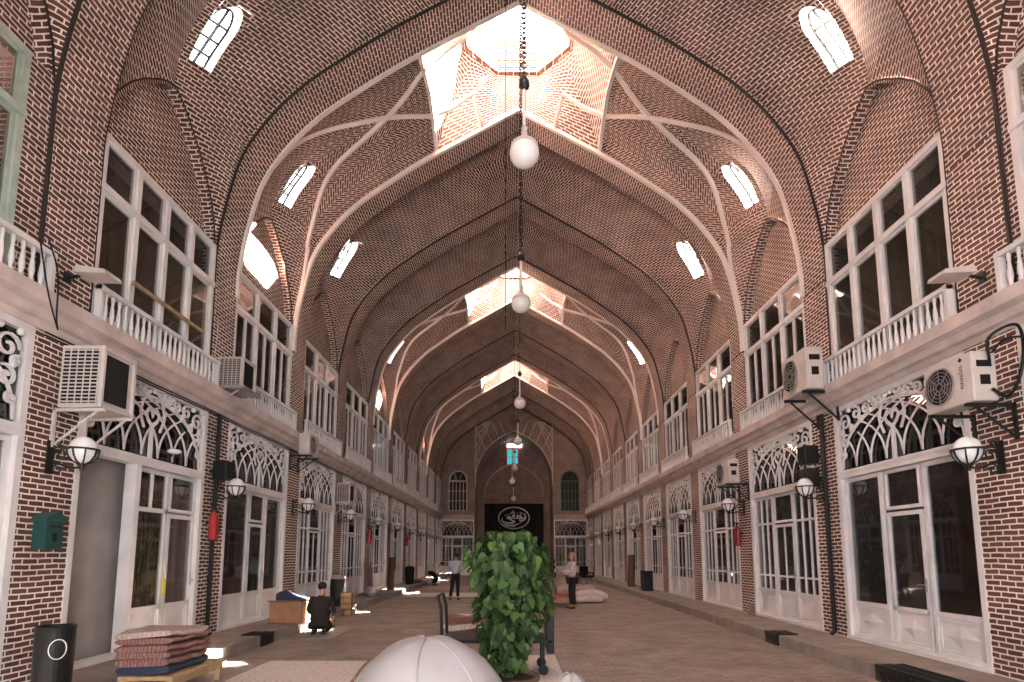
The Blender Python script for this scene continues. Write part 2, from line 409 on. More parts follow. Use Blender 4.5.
def arch_band(y0, y1):
    mb = MB(); G = []; U = []; v = 0; pm = None
    full = ARCH + [(-x, z) for x, z in ARCH[::-1][1:]]
    for i, (x, z) in enumerate(full):
        a = Vector(full[max(0, i-1)]); b = Vector(full[min(len(full)-1, i+1)]); d = (b-a).normalized(); n = Vector((d.y, -d.x))
        if n.y < 0 and abs(x) < 5: n = -n
        if (x > 0) != (n.x > 0) and abs(x) > .5: n = -n
        if abs(x) < .01: n = Vector((0, 1))
        p = Vector((x, z)); v += (p-pm).length if pm is not None else 0; pm = p; q = p+n*.2
        G.append([(q.x, y0, q.y), (x, y0, z), (x, y1, z), (q.x, y1, q.y)])
        U.append([(-.2, v), (0, v), (y1-y0, v), (y1-y0+.2, v)])
    mb.grid(G, U); tag(mb.obj('ceiling_arch', 'vault'), kind='structure')

def vault_window(k, ym, dome, sx, name):
    rows = ROWS[dome]; i0, i1 = WI[dome]
    def pt(p, q):   # p along height 0..1, q along row 0..1
        f = i0+(i1-i0)*p; i = min(int(f), len(rows)-2); t = f-i; ww = (8+3*q)/NW
        a = Vector(fan_point(rows[i], ww)); b = Vector(fan_point(rows[i+1], ww)); v = a.lerp(b, t); return Vector((sx*v.x, ym+v.y, v.z))
    c0 = pt(.5, .5); e1 = (pt(1, .5)-pt(0, .5)).normalized(); e2 = (pt(.5, 1)-pt(.5, 0)).normalized(); n = e1.cross(e2).normalized()
    if n.z < 0: n = -n
    rect = []; arc = []
    K = 6
    border = [(i/K, 0) for i in range(K)] + [(1, i/K) for i in range(K)] + [(1-i/K, 1) for i in range(K)] + [(0, 1-i/K) for i in range(K)]
    for p, q in border:
        rect.append(pt(p, q))
        pp, qq = p, .5+(q-.5)*.96
        if p > .6: pp2 = (p-.6)/.4; ang = math.atan2(pp2, (qq-.5)*2); rr = 1; pp = .6+.38*math.sin(ang); qq = .5+.48*math.cos(ang)
        pp = max(.02, pp); arc.append(pt(pp, qq))
    mb = MB(); out = [a + n*.38 for a in arc]
    mb.grid([[tuple(v) for v in r+[r[0]]] for r in (rect, arc)]); mb.grid([[tuple(v) for v in r+[r[0]]] for r in (arc, out)], mi=1)
    root = mb.obj(name, ['brick', 'rib']); tag(root, kind='structure')
    fr = MB(); fr.tube([tuple(v-n*.04) for v in out], .035, 4, closed=True)
    mids = [(.27, .5), (.5, .5), (.73, .5)]
    for p, _ in mids: fr.tube([tuple(pt(p, .05)+n*.34), tuple(pt(p, .95)+n*.34)], .026, 4)
    fr.tube([tuple(pt(.02, .5)+n*.34), tuple(pt(.96, .5)+n*.34)], .026, 4)
    fr.obj('window_frame', 'iron', root)

wi = 1
for k in range(KMIN, KMAX+1):
    ym, dome = bay_vault(k)
    for sx in (-1, 1):
        if k >= 0 and k not in NOWIN: vault_window(k, ym, dome, sx, 'window_%d' % wi); wi += 1
for k in range(KMIN, KMAX+2): arch_band(S(k)-.8, S(k))
for k in range(0, KMAX+2):     # dark strip standing in for groove shade and dirt at each plain arch edge
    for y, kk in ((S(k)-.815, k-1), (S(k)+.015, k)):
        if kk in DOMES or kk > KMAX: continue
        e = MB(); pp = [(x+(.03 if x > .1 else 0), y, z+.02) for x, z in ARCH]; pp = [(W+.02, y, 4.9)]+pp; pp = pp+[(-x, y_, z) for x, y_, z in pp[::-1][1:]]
        e.tube(pp, .03, 4); tag(e.obj('trim_arch_shade_line', 'grooveshade'), kind='structure')
# solid ceiling plug where small windows are left out behind the camera
# ------------------------------------------------------------------ walls
def structure(name, mb, mat, **kw): return tag(mb.obj(name, mat, **kw), kind='structure')
for sx, nm in ((-1, 'left'), (1, 'right')):
    for k in range(KMIN, KMAX+2):
        m = MB(); a, b = sorted((sx*W, sx*(W+.22))); m.box(a, b, S(k)-.8, S(k), -.02, 7.05)
        structure('wall_%s' % nm, m, 'brick')
    for k in range(KMIN, KMAX+1):
        m = MB(); ym = S(k)+OPEN/2
        zl = interp([(0, z, d) for z, d in LUN], 1)
        cur = [(ym+d, z) for z, d in LUN if z > 7.7]; cur = [(ym+lerp_tab(LUN, 7.68), 7.68)] + cur
        poly = cur + [(2*ym-y, z) for y, z in cur[::-1][1:]]
        poly = [(ym-1.55, 7.62), (ym+1.55, 7.62)] + [(ym+1.55, 7.68)] + poly + [(ym-1.55, 7.68)]
        a, b = sorted((sx*6.17, sx*6.4)); m.prism([(y, z+.03) for y, z in poly], 'x', a, b)
        structure('wall_%s' % nm, m, 'brick')
        m = MB(); G = []; U = []; v = 0; full = [(ym+d, z) for z, d in LUN] + [(ym-d, z) for z, d in LUN[::-1][1:]]
        for i, (y, z) in enumerate(full):
            if i: v += math.dist(full[i-1], (y, z))
            yi, zi = ym+(y-ym)*.955, z-.05 if z > 8 else z
            G.append([(sx*6.0, y, z+.02), (sx*6.0, yi, zi), (sx*6.2, yi, zi)]); U.append([(0, v), (.06, v), (.26, v)])
        m.grid(G, U); structure('trim_lunette', m, 'vault')
        m = MB(); m.tube([(sx*6.0, y, z+.0) for y, z in full], .02, 4); structure('trim_lunette_shade_line', m, 'grooveshade')  # dark line painted in for crease shade at the lunette edge
    # shop rooms: outer wall, slabs
    a, b = sorted((sx*(W+2.4), sx*(W+2.6))); m = MB(); m.box(a, b, YBACK, YEND+.5, -.02, 8.3); structure('wall_%s' % nm, m, 'room')
    a, b = sorted((sx*(W+.45), sx*(W+2.5))); m = MB(); m.box(a, b, YBACK, YEND+.5, 8.0, 8.3); structure('ceiling', m, 'room')
    m = MB(); m.box(a, b, YBACK, YEND+.5, 4.5, 4.8); structure('ceiling', m, 'room')
    for k in range(KMIN, KMAX+2):
        a2, b2 = sorted((sx*(W+.221), sx*(W+2.5))); m = MB(); m.box(a2, b2, S(k)-.795, S(k)-.005, -.02, 8.1); structure('wall_%s' % nm, m, 'room')
    # ledge between the storeys
    prof = [(W+.4, 4.42), (W-.03, 4.42), (W-.05, 4.50), (W-.12, 4.52), (W-.14, 4.62), (W-.24, 4.66), (W-.26, 4.82), (W+.4, 4.84)]
    m = MB(); m.prism([(sx*x, z) for x, z in prof], 'y', YBACK, YEND+.02); structure('trim_%s_ledge' % nm, m, 'ledge')
    # raised stone kerb along the shops
    m = MB(); y = YBACK
    while y < YEND:
        l = random.uniform(1.1, 1.9); a, b = sorted((sx*(4.8+random.uniform(-.012, .012)), sx*5.12)); m.box(a, b, y+.006, min(y+l, YEND)-.006, -.02, .2+random.uniform(-.006, .004)); y += l
    a, b = sorted((sx*5.115, sx*(W+2.5))); m.box(a, b, YBACK, YEND, -.02, .185)
    structure('trim_%s_kerb' % nm, m, 'stone')
m = MB(); m.box(-9, 9, YBACK-1, 54, -.3, 0); structure('floor', m, 'floor')
for x0, x1, z0, z1 in ((-9, -2.3, -.02, 16), (2.3, 9, -.02, 16), (-2.3, 2.3, 5.0, 16)):   # rear opening added out of view to let in fill light
    m = MB(); m.box(x0, x1, YBACK-.3, YBACK, z0, z1); structure('wall_back', m, 'brick')
m = MB(); m.box(-9, 9, YBACK-.2, S(KMIN)-.78, 14.1, 14.4); structure('ceiling', m, 'room')
for sx in (-1, 1):
    m = MB(); a, b = sorted((sx*5.9, sx*8.5)); m.box(a, b, YBACK-.2, S(KMIN)-.75, -.02, 14.4); structure('wall_back', m, 'brick')
# ------------------------------------------------------------------ end wall with the deep niche
NX, NZ = 3.15, 11.75
def niche_curve(a, spring, top, n=8):
    pts = interp([(a, spring, 0), (a*.97, spring+(top-spring)*.3, 0), (a*.76, spring+(top-spring)*.62, 0), (a*.42, spring+(top-spring)*.85, 0), (0, top, 0)], n)
    r = [(p.x, p.y) for p in pts]; return r + [(-x, z) for x, z in r[::-1][1:]]
NC = niche_curve(NX, 7.2, NZ)
def wall_with_hole(y0, y1, outer, hole_top, hole_half, mat='brick', name='wall_end'):
    """outer: symmetric curve from +x to -x over the top, hole likewise (same count)"""
    mb = MB(); n = len(outer)
    H = hole_top
    O = [(hole_half and outer[0][0], 0)] + outer + [(outer[-1][0], 0)]
    I = [(H[0][0], 0)] + H + [(H[-1][0], 0)]
    a = [(x, y0, z) for x, z in O]; b = [(x, y0, z) for x, z in I]; c = [(x, y1, z) for x, z in I]; d = [(x, y1, z) for x, z in O]
    mb.grid([a, b, c, d])
    return structure(name, mb, mat)
def resample(poly, n):
    L_ = [0]
    for p, q in zip(poly, poly[1:]): L_.append(L_[-1]+math.dist(p, q))
    out = []; j = 0
    for i in range(n):
        t = L_[-1]*i/(n-1)
        while j < len(L_)-2 and L_[j+1] < t: j += 1
        u = (t-L_[j])/max(1e-9, L_[j+1]-L_[j]); out.append(tuple(poly[j][k]+(poly[j+1][k]-poly[j][k])*u for k in (0, 1)))
    return out
# side panels of the end wall carry the arched windows: columns with rectangular openings
big = [(6.3, 7.0), (6.3, 14.6), (0, 14.6), (-6.3, 14.6), (-6.3, 7.0)]
n = 41; wall_with_hole(YEND, YEND+.5, resample(big, n), resample(NC, n), True)
for sx in (-1, 1):
    # front skin of the flanks with the shopfront and window recess left open is built from blocks
    pass
# niche: side walls, half-dome like barrel, back wall with blind arch
mb = MB(); G = []
prof = [(NX+.02, 0)] + [(x+(.02 if x > 0 else -.02), z) for x, z in NC] + [(-NX-.02, 0)]
mb.grid([[(x, YEND+.45, z) for x, z in prof], [(x, YEND+3.4, z) for x, z in prof]]); structure('wall_niche', mb, 'brick')
mb = MB(); mb.box(-4, 4, YEND+3.4, YEND+3.7, -.02, 12.2); structure('wall_niche', mb, 'brick')
bc = niche_curve(2.55, 6.6, 9.6); mb = MB(); mb.tube([(x, YEND+3.36, z) for x, z in bc], .07, 4); structure('trim_niche_arch', mb, 'ledge')
mb = MB(); mb.tube([(x, YEND-.02, z) for x, z in NC], .05, 4); structure('trim_niche_rib', mb, 'rib')
mb = MB()
for sx in (-1, 1):
    mb.tube([(sx*NX, YEND-.03, 7.2), (sx*NX, YEND-.03, 12.3)], .04, 4)
    for i in range(5):   # net of fine ribs in the spandrel above the niche
        x0 = NX-.55*i; mb.tube([(sx*NX, YEND-.03, 11.9-.75*i), (sx*(NX-.9-.1*i), YEND-.03, 12.5)], .032, 4) if i < 4 else None
        zt = 12.5; xb = NX-.25-.55*i
        zb = next((zc for (xa, za), (xc, zc) in zip(NC, NC[1:]) if xc <= xb <= xa), 11.7)
        mb.tube([(sx*xb, YEND-.03, zb), (sx*min(NX, xb+.45*(zt-zb)/1.0), YEND-.03, zt if xb+.45*(zt-zb) < NX else zb+(NX-xb)/.45)], .032, 4)
structure('trim_spandrel_ribs', mb, 'rib')
for sx in (-1, 1):   # raised brick ribs fanning above the flank windows
    mb = MB(); cx = sx*4.55
    pts = interp([(cx-1.1, YEND-.03, 7.3), (cx-.95, YEND-.03, 8.6), (cx, YEND-.03, 9.9), (cx+.95, YEND-.03, 8.6), (cx+1.1, YEND-.03, 7.3)], 5)
    mb.tube(pts, .05, 4)
    for i in range(9):
        z0 = 9.0+.32*i
        mb.tube([(cx+sx*-1.3, YEND-.02, z0-.2), (cx-sx*.1, YEND-.02, z0+.55)], .02, 4)
        if i < 6: mb.tube([(cx+sx*.1, YEND-.02, z0+.55), (cx+sx*1.1, YEND-.02, z0-.1)], .02, 4)
    structure('trim_flank_ribs', mb, 'brick')
mb = MB(); mb.prism([(YEND+.1, 4.42), (YEND-.03, 4.42), (YEND-.24, 4.66), (YEND-.26, 4.82), (YEND+.1, 4.84)], 'x', 3.2, 5.95); structure('trim_end_ledge', mb, 'ledge')
mb = MB(); mb.prism([(YEND+.1, 4.42), (YEND-.03, 4.42), (YEND-.24, 4.66), (YEND-.26, 4.82), (YEND+.1, 4.84)], 'x', -5.95, -3.2); structure('trim_end_ledge', mb, 'ledge')

# ------------------------------------------------------------------ banner with calligraphy, stained window
by = YEND+3.1
t = empty('hanging_banner', (0, by, 0), label='large black cloth banner with white oval calligraphy across the end niche', cat='banner')
mb = MB(); rows = []
for i in range(2):
    z = (.4, 6.0)[i]; rows.append([(-2.55+5.1*j/40, .05*math.sin(j*1.1)*.6, z) for j in range(41)])
rows2 = [[(x, y+.03, z) for x, y, z in r] for r in rows]
mb.grid([rows[0], rows[1], rows2[1], rows2[0], rows[0]]); mb.obj('cloth', 'blackcloth', t)
mb = MB(); mb.tube([(1.32*math.cos(a)-.0, -.08, 4.75+.92*math.sin(a)) for a in [2*PI*i/48 for i in range(48)]], .05, 5, closed=True); mb.obj('oval_border', 'lettering', t)
def stroke(mb, pts, r, tz=0, tx=0): mb.tube([(x+tx, -.08, z+tz) for x, z in pts], r, 5, rr=[r*(.55+.6*math.sin(PI*min(1, max(.08, i/(len(pts)-1))))) for i in range(len(pts))])
def cur(p, n=6): return [(q.x, q.y) for q in interp([(a, b, 0) for a, b in p], n)]
mb = MB(); TZ = 4.72
for p, r in [([(-1.0,.02),(-1.02,-.22),(-.7,-.38),(-.2,-.40),(.05,-.28),(-.15,-.18),(-.35,-.1)], .055),   # sweeping final ya
             ([(-.95,-.48),(-.5,-.62),(.0,-.60),(.45,-.46)], .045),
             ([(-.62,.0),(-.5,.14),(-.35,.12),(-.38,0),(-.55,-.02),(-.2,.0),(-.1,.28)], .05),
             ([(.02,.52),(.0,.2),(.02,-.06)], .05), ([(.1,.0),(.25,.0),(.3,.2),(.2,.3)], .045),
             ([(.3,.0),(.42,.2),(.6,.22),(.62,.05),(.42,-.02),(.75,-.02),(.85,.1)], .05),
             ([(.85,.42),(.95,.3),(1.0,.05),(.85,-.15),(.6,-.22),(.45,-.15)], .05), ([(.72,.5),(.6,.42),(.5,.45)], .035), ([(-.3,.4),(-.15,.5),(0,.66)], .04)]:
    stroke(mb, cur(p), r*1.35, TZ)
for x, z in [(-.75,.25),(-.62,.28),(-.42,.36),(.5,-.4),(.62,-.38),(.3,.46),(-.1,-.72),(.05,-.71)]: mb.box(x-.035, x+.035, -.11, -.05, TZ+z-.035, TZ+z+.035)
mb.obj('calligraphy', 'lettering', t)
root = empty('window_stained', (-.12, YEND+3.36, 9.4), kind='structure')
mb = MB(); mb.box(-.52, .52, -.1, 0, 0, .06); mb.box(-.52, .52, -.1, 0, 1.44, 1.5); 
for x in (-.52, -.03, .46): mb.box(x, x+.06, -.1, 0, 0, 1.5)
mb.box(-.52, .52, -.1, 0, .7, .76); mb.obj('window_frame', 'redpane', root)
mb = MB()
for x in (-.46, .03): 
    for z in (.06, .76): mb.box(x, x+.43, -.04, 0, z, z+.64)
mb.obj('pane', 'cyan', root)
mb = MB(); mb.box(-.6, .7, YEND+3.3, YEND+3.4, 11.0, 11.3); o = mb.obj('window_niche_top', emit('daylit_pane', (1, .97, .9), 2.5)); tag(o, kind='structure')

# ------------------------------------------------------------------ joinery builders (local: x along the bay, -y into the hall)
def place(sx, k, z=0): return ((sx*W, S(k) if sx < 0 else S(k)+OPEN, z), PI/2 if sx < 0 else -PI/2)
def rect_frame(mb, x0, x1, z0, z1, y0, y1, st):
    mb.box(x0, x0+st, y0, y1, z0, z1); mb.box(x1-st, x1, y0, y1, z0, z1); mb.box(x0+st, x1-st, y0, y1, z0, z0+st); mb.box(x0+st, x1-st, y0, y1, z1-st, z1)
def ell(d, a, H, sgn, n=14, lim=1.0):
    """a tracery arc that starts at the sill and leans over, cut where it meets the envelope"""
    out = []
    for i in range(n+1):
        th = (PI/2)*i/n*1.0; x = -a + d + 1.05*a*(1-math.cos(th)); z = H*math.sin(th)**.92
        if (x/a)**2 + (z/(H*1.02))**2 > lim+.02 and i > 1: break
        out.append((sgn*x, z))
    return out
def scroll(mb, cx, cz, r, a0, turns=1.4, dirn=1, th=.028, n=22):
    pts = []
    for i in range(n+1):
        t = i/n; a = a0+dirn*turns*2*PI*t; q = r*(1-.8*t); pts.append((cx+q*math.cos(a), .02, cz+q*math.sin(a)))
    mb.tube(pts, th, 4, flat=.8)
def fanlight(root, width, z0, H, mat='white', detail=1):
    a = width/2-.14; cx = width/2
    bk = MB(); n = 24     # spandrel board behind the scrolls
    arcp = [(cx+a*math.cos(PI*i/n), z0+.05+(H-.2)*math.sin(PI*i/n)) for i in range(n+1)]
    top = [(cx+a+.04, z0+H)]; 
    out = [(cx+(a+.05)*(1-2*i/n), z0+H) for i in range(n+1)]
    sq = []
    for x, z in arcp: sq.append((min(max(x, cx-a-.04), cx+a+.04), z0+H))
    bk.grid([[(x, .09, z) for x, z in arcp], [(x, .09, z) for x, z in sq], [(x, .11, z) for x, z in sq], [(x, .11, z) for x, z in arcp]])
    bk.obj('spandrel_board', 'navy', root)
    g = MB(); g.box(.08, width-.08, .07, .078, z0, z0+H); g.obj('fanlight_glass', 'dglass', root)
    tr = MB(); Ht = H-.2
    N = 7
    for i in range(N):
        d = 2*a*i/N
        for sg in (1, -1):
            p = ell(d, a, Ht, sg, 12 if detail else 7)
            if len(p) > 2: tr.tube([(cx+x, .035, z0+.04+z) for x, z in p], .017, 4 if detail else 3)
    tr.tube([(x, .035, z+.02) for x, z in arcp[::1 if detail else 3]], .022, 4)
    tr.box(cx-.025, cx+.025, .01, .06, z0, z0+Ht*.62)
    if detail:   # heart motif on the middle post
        tr.tube([(cx+x, .03, z0+Ht*.55+z) for x, z in [(0,0),(.12,.1),(.16,.22),(.1,.3),(.02,.24),(0,.16),(-.02,.24),(-.1,.3),(-.16,.22),(-.12,.1),(0,0)]], .02, 4)
        tr.tube([(cx+x, .03, z0+Ht*.5+z) for x, z in cur([(-.2,0),(-.3,.25),(-.2,.5),(0,.66),(.2,.5),(.3,.25),(.2,0)], 4)], .022, 4)
    tr.obj('fanlight_tracery', mat, root)
    sc = MB()
    for sg in (-1, 1):
        X = lambda x: cx+sg*x
        for (x, z, r, a0, dr) in ((a-.17, H-.27, .17, 0, 1), (a-.16, H-.62, .13, 2, -1), (a-.5, H-.16, .13, 1, 1), (a-.78, H-.15, .10, 3, -1), (a-.07, H-.86, .07, 2, 1), (a-1.0, H-.1, .08, 1, 1), (a-.36, H-.42, .07, 2, 1), (a-.62, H-.30, .06, 0, -1), (a-.05, H-.42, .07, 1, 1), (a-1.16, H-.09, .07, 2, -1)):
            scroll(sc, X(x), z0+z, r, a0 if sg > 0 else PI-a0, 1.3, dr*sg, .026, 18 if detail else 8)
        for (x, z) in ((a-.34, H-.36), (a-.62, H-.27), (a-.08, H-.46), (a-.9, H-.2), (a-.3, H-.06), (a-.02, H-.05)):
            sc.sphere((X(x), .02, z0+z), .048, 6, 4)
    if detail:
        for i in range(9): sc.sphere((cx-.5+i*.125, .02, z0+H-.05-.02*(i % 2)), .035, 6, 4)
    sc.obj('scroll_ornament', mat, root)
def raised_panel(mb, x0, x1, z0, z1, y, diamond=False):
    mb.box(x0, x1, y, y+.03, z0, z1)
    if diamond:
        cx, cz = (x0+x1)/2, (z0+z1)/2; a, b = (x1-x0)*.36, (z1-z0)*.3
        mb.add([(cx-a, y, cz), (cx, y, cz-b), (cx+a, y, cz), (cx, y, cz+b), (cx, y-.035, cz)], [(0,1,4),(1,2,4),(2,3,4),(3,0,4)])
        rect_frame(mb, x0+.04, x1-.04, z0+.04, z1-.04, y-.015, y, .02)
    else:
        rect_frame(mb, x0+.05, x1-.05, z0+.06, z1-.05, y-.02, y, .025)
        mb.box(x0+.1, x1-.1, y-.012, y, z0+.11, z1-.1)
def leaf_unit(root, name, x0, x1, H, kind, paint, detail, door=False, diamond=False):
    """one bay of joinery: stiles, glazing bars, low panel and its pane"""
    y0, y1 = (.06, .12) if not door else (.07, .12)
    z0 = .05; f = MB(); st = .065 if detail else .06
    top = H-.05
    if door:
        rect_frame(f, x0+.0, x1-.0, z0, 2.18, y0, y1, st); rect_frame(f, x0, x1, 2.22, top, y0, y1, .055); gl = [(z0+.62, 2.13), (2.27, top-.05)]
    elif kind == 'multi':
        rect_frame(f, x0, x1, z0, top, y0, y1, .055); gl = [(z0+.62, top-.05)]
        f.box(x0, x1, y0, y1, 2.2, 2.25); f.box(x0, x1, y0, y1, .98, 1.02)
        nb = 3
        for i in range(1, nb+1): x = x0+(x1-x0)*i/(nb+1) if False else x0+.055+(x1-x0-.11)*i/nb; 
        for i in range(1, nb): x = x0+.055+(x1-x0-.11)*i/nb; f.box(x-.018, x+.018, y0+.01, y1-.01, z0+.6, top)
    elif kind == 'transom':
        rect_frame(f, x0, x1, z0, top, y0, y1, st); gl = [(z0+.62, 2.2), (2.25, top-.05)]; f.box(x0, x1, y0, y1, 2.18, 2.25)
        f.box((x0+x1)/2-.02, (x0+x1)/2+.02, y0+.01, y1-.01, 2.2, top)
    else:
        rect_frame(f, x0, x1, z0, top, y0, y1, st); gl = [(z0+.62, top-.05)]
    if door and kind == 'multi':
        xm = (x0+x1)/2; f.box(xm-.018, xm+.018, y0+.01, y1-.01, z0+.6, 2.15); f.box(x0, x1, y0, y1, .98, 1.02)
    f.box(x0+.02, x1-.02, y0, y1, z0+.56, z0+.63)
    raised_panel(f, x0+.05, x1-.05, z0+.05, z0+.57, y0+.03, diamond)
    o = f.obj(name, paint, root)
    g = MB()
    for a, b in gl: g.box(x0+.04, x1-.04, .095, .1, a-.02, b+.02)
    g.obj('pane', 'glass', o)
    if door:
        h = MB(); hx = x1-.04; h.box(hx-.02, hx+.02, y0-.012, y0, .95, 1.15); h.tube([(hx, y0-.01, 1.05), (hx, y0-.06, 1.05), (hx-.1, y0-.065, 1.05)], .011, 6); h.obj('handle', 'steel', o)
    return o
def shopfront(sx, k, style, name='door_1', paint='white', detail=1):
    loc, rz = place(sx, k, .185); root = empty(name, loc, rz, kind='structure'); Wd = OPEN; H = 2.92
    f = MB()
    f.box(0, .09, -.01, .16, 0, 4.26); f.box(Wd-.09, Wd, -.01, .16, 0, 4.26); f.box(.09, Wd-.09, -.01, .16, 4.14, 4.26)
    f.box(.09, Wd-.09, -.03, .16, H-.04, H+.1); f.box(.09, Wd-.09, -.045, .16, H+.04, H+.08)
    f.box(0, Wd, -.03, .2, 0, .06)
    f.obj('door_frame', paint, root)
    spec = {'A': [(0.09, 1.10, 'pane', 0), (1.16, 1.98, 'pane', 1), (2.04, 2.99, 'pane', 0)],
            'B': [(0.09, 1.05, 'multi', 0), (1.07, 1.98, 'multi', 1), (2.0, 2.99, 'multi', 0)],
            'C': [(0.09, 1.22, 'pane', 0), (1.26, 2.0, 'pane', 1), (2.04, 2.99, 'pane', 0)],
            'D': [(1.30, 2.16, 'transom', 0), (2.20, 2.99, 'pane', 1)]}[style]
    for x0, x1, kd, dr in spec:
        leaf_unit(root, 'door_leaf' if dr else 'side_light', x0, x1, H, kd, paint, detail, bool(dr), style == 'A')
    if style == 'D':
        p = MB(); p.box(1.19, 1.30, -.02, .16, 0, H); p.obj('door_post', paint, root)
        p = MB(); p.box(.09, 1.5, .24, .29, 0, H); p.box(.09, .12, .1, .24, 0, H); p.obj('shutter_panel', 'plaster', root)
    fanlight(root, Wd, H+.1, 1.14, paint, detail)
    return root
def upper_window(sx, k, style, name, paint='white', ins=(.03, .03)):
    loc, rz = place(sx, k, 4.95); root = empty(name, loc, rz, kind='structure'); x0, x1, z0, z1 = ins[0], OPEN-ins[1], 0.0, 2.74
    f = MB(); rect_frame(f, x0, x1, z0, z1, .02, .16, .085); zt = 1.93
    f.box(x0, x1, .0, .14, zt-.05, zt+.05)
    n = 4 if style in 'AN' else 3; cw = (x1-x0-.1)/n
    for i in range(1, n): x = x0+.05+cw*i; f.box(x-.045, x+.045, .01, .14, z0, z1)
    f.obj('window_frame', paint, root)
    for i in range(n):
        a, b = x0+.05+cw*i+.04, x0+.05+cw*(i+1)-.04
        s = MB(); rect_frame(s, a, b, zt+.05, z1-.08, .05, .1, .04); rect_frame(s, a, b, z0+.08, zt-.05, .05, .1, .045)
        if style == 'B': xm = (a+b)/2; s.box(xm-.035, xm+.035, .045, .1, z0+.08, zt-.05)
        o = s.obj('sash', paint, root)
        g = MB(); g.box(a+.03, b-.03, .07, .076, z0+.1, zt-.07); g.box(a+.03, b-.03, .07, .076, zt+.07, z1-.1); g.obj('pane', 'glass', o)
    c = MB()   # limp curtain far behind the panes
    pts = [(x0+.1+(x1-x0-.2)*i/48, .5+.05*math.sin(i*1.9), 0) for i in range(49)]
    c.grid([[(x, y, .3) for x, y, _ in pts], [(x, y, 2.9) for x, y, _ in pts]]); c.obj('curtain', 'cloth', root)
    return root
di = 1; uw = {}
proto = {}
styles = {(-1, 1): 'D', (1, 1): 'A', (-1, 2): 'C', (1, 0): 'A', (-1, 0): 'C'}
for k in range(-1, KMAX+1):
    for sx in (-1, 1):
        st = styles.get((sx, k), ('B', 'B', 'C')[(k*3+(sx > 0)*4) % 3] if k > 4 else 'B'); det = 1 if k <= 4 else 0
        loc, rz = place(sx, k, .185); key = (st, det)
        if key in proto: copy_tree(proto[key], loc, rz, name='door_%d' % di)
        else: proto[key] = shopfront(sx, k, st, 'door_%d' % di, 'white', det)
        di += 1
        ust = {(-1, 1): 'A', (1, 1): 'N', (-1, 0): 'N', (1, 0): 'N', (-1, -1): 'N', (1, -1): 'N'}.get((sx, k), 'B'); pnt = 'greenframe' if (sx, k) == (-1, 0) else 'white'
        ins = {(-1, 0): (.03, .40), (1, 0): (.17, .03)}.get((sx, k), (.03, .03)); loc, rz = place(sx, k, 4.95); key = ('w', 'A' if ust == 'N' else ust, pnt, ins)
        if key in proto: copy_tree(proto[key], loc, rz, name='window_%d' % wi)
        else: proto[key] = upper_window(sx, k, ust, 'window_%d' % wi, pnt, ins)
        wi += 1
for sx, l in ((-1, .41), (1, .18)):
    a, b = sorted((sx*(W+.06), sx*(W+.4))); m = MB(); m.box(a, b, S(0)+OPEN-l, S(0)+OPEN+.02, 4.8, 7.72); structure('wall_%s' % ('left' if sx < 0 else 'right'), m, 'brick')
# end-wall shopfronts and arched windows
for sx in (-1, 1):
    c = proto[('B', 0)]
    o = copy_tree(c, (sx*4.55-OPEN*.43, YEND-.14, .0), 0, name='door_%d' % di); o.scale = (.86, 1, 1.04); di += 1
    root = empty('window_%d' % wi, (sx*4.55, YEND-.02, 5.15), kind='structure'); wi += 1
    pa = 'white' if sx < 0 else 'darkgreen'
    f = MB(); A = .72; arc = [(A*math.cos(PI*i/16), 2.45+.78*math.sin(PI*i/16)) for i in range(17)]
    f.tube([(A, 0, 0)]+[(x, 0, z) for x, z in arc]+[(-A, 0, 0)], .06, 4, closed=True)
    f.box(-A, A, -.05, .03, 2.36, 2.46)
    for x in (-.43, -.15, .15, .43): f.box(x-.03, x+.03, -.04, .02, 0, 2.4)
    for z in (.8, 1.6): f.box(-A, A, -.03, .02, z-.02, z+.02)
    for sg in (-1, 1):
        f.tube([(sg*A*.9+sg*-1*(.5*(1-math.cos(t))), -.01, 2.45+.72*math.sin(t)) for t in [i*.15 for i in range(9)]], .02, 4); f.tube([(sg*.15-sg*-1*(.3*(1-math.cos(t))), -.01, 2.45+.6*math.sin(t)) for t in [i*.15 for i in range(9)]], .02, 4)
    f.obj('window_frame', pa, root)
    g = MB(); g.prism([(A, 0)]+arc+[(-A, 0)], 'y', 0.0, .012); g.obj('pane', plain('dark_window_pane', (.02, .02, .02), .1), root)

# ------------------------------------------------------------------ balustrades
def baluster_prof(h): return [(.018, 0), (.03, .02), (.022, .06), (.034, .14*h/.42), (.026, .22*h/.42), (.016, .30*h/.42), (.026, h-.03), (.02, h)]
def balustrade(sx, k, individual, label, grp):
    loc, rz = place(sx, k, 4.835); root = empty('balustrade', loc, rz, label=label, cat='balustrade', group=grp)
    r = MB(); r.box(-.02, OPEN+.02, -.17, -.07, .46, .52); r.box(-.02, OPEN+.02, -.16, -.08, 0, .035)
    r.obj('rail', 'white', root)
    p = MB(); 
    for x in (-.02, OPEN-.04):
        p = MB(); p.box(x, x+.06, -.165, -.075, 0, .53); p.obj('end_post', 'white', root)
    b0 = None; n = 22
    if individual:
        for i in range(n):
            x = .13+(OPEN-.26)*i/(n-1)
            if b0 is None: b0 = MB().lathe(baluster_prof(.43), 0, -.12, .03, 8).obj('baluster', 'white', root, smooth=True); b0.location.x = x
            else: c = b0.copy(); C.objects.link(c); c.parent = root; c.location.x = x
    else:
        m = MB()
        for i in range(n): m.lathe([(.018, 0), (.034, .14), (.016, .3), (.026, .43)], .13+(OPEN-.26)*i/(n-1), -.12, .03, 5)
        tag(m.obj('baluster', 'white', root), kind='stuff')
    return root
ORD = ['first', 'second', 'third', 'fourth', 'fifth', 'sixth', 'seventh', 'eighth', 'ninth', 'tenth', 'eleventh', 'twelfth']
side = {-1: 'left-hand', 1: 'right-hand'}
far_b = None
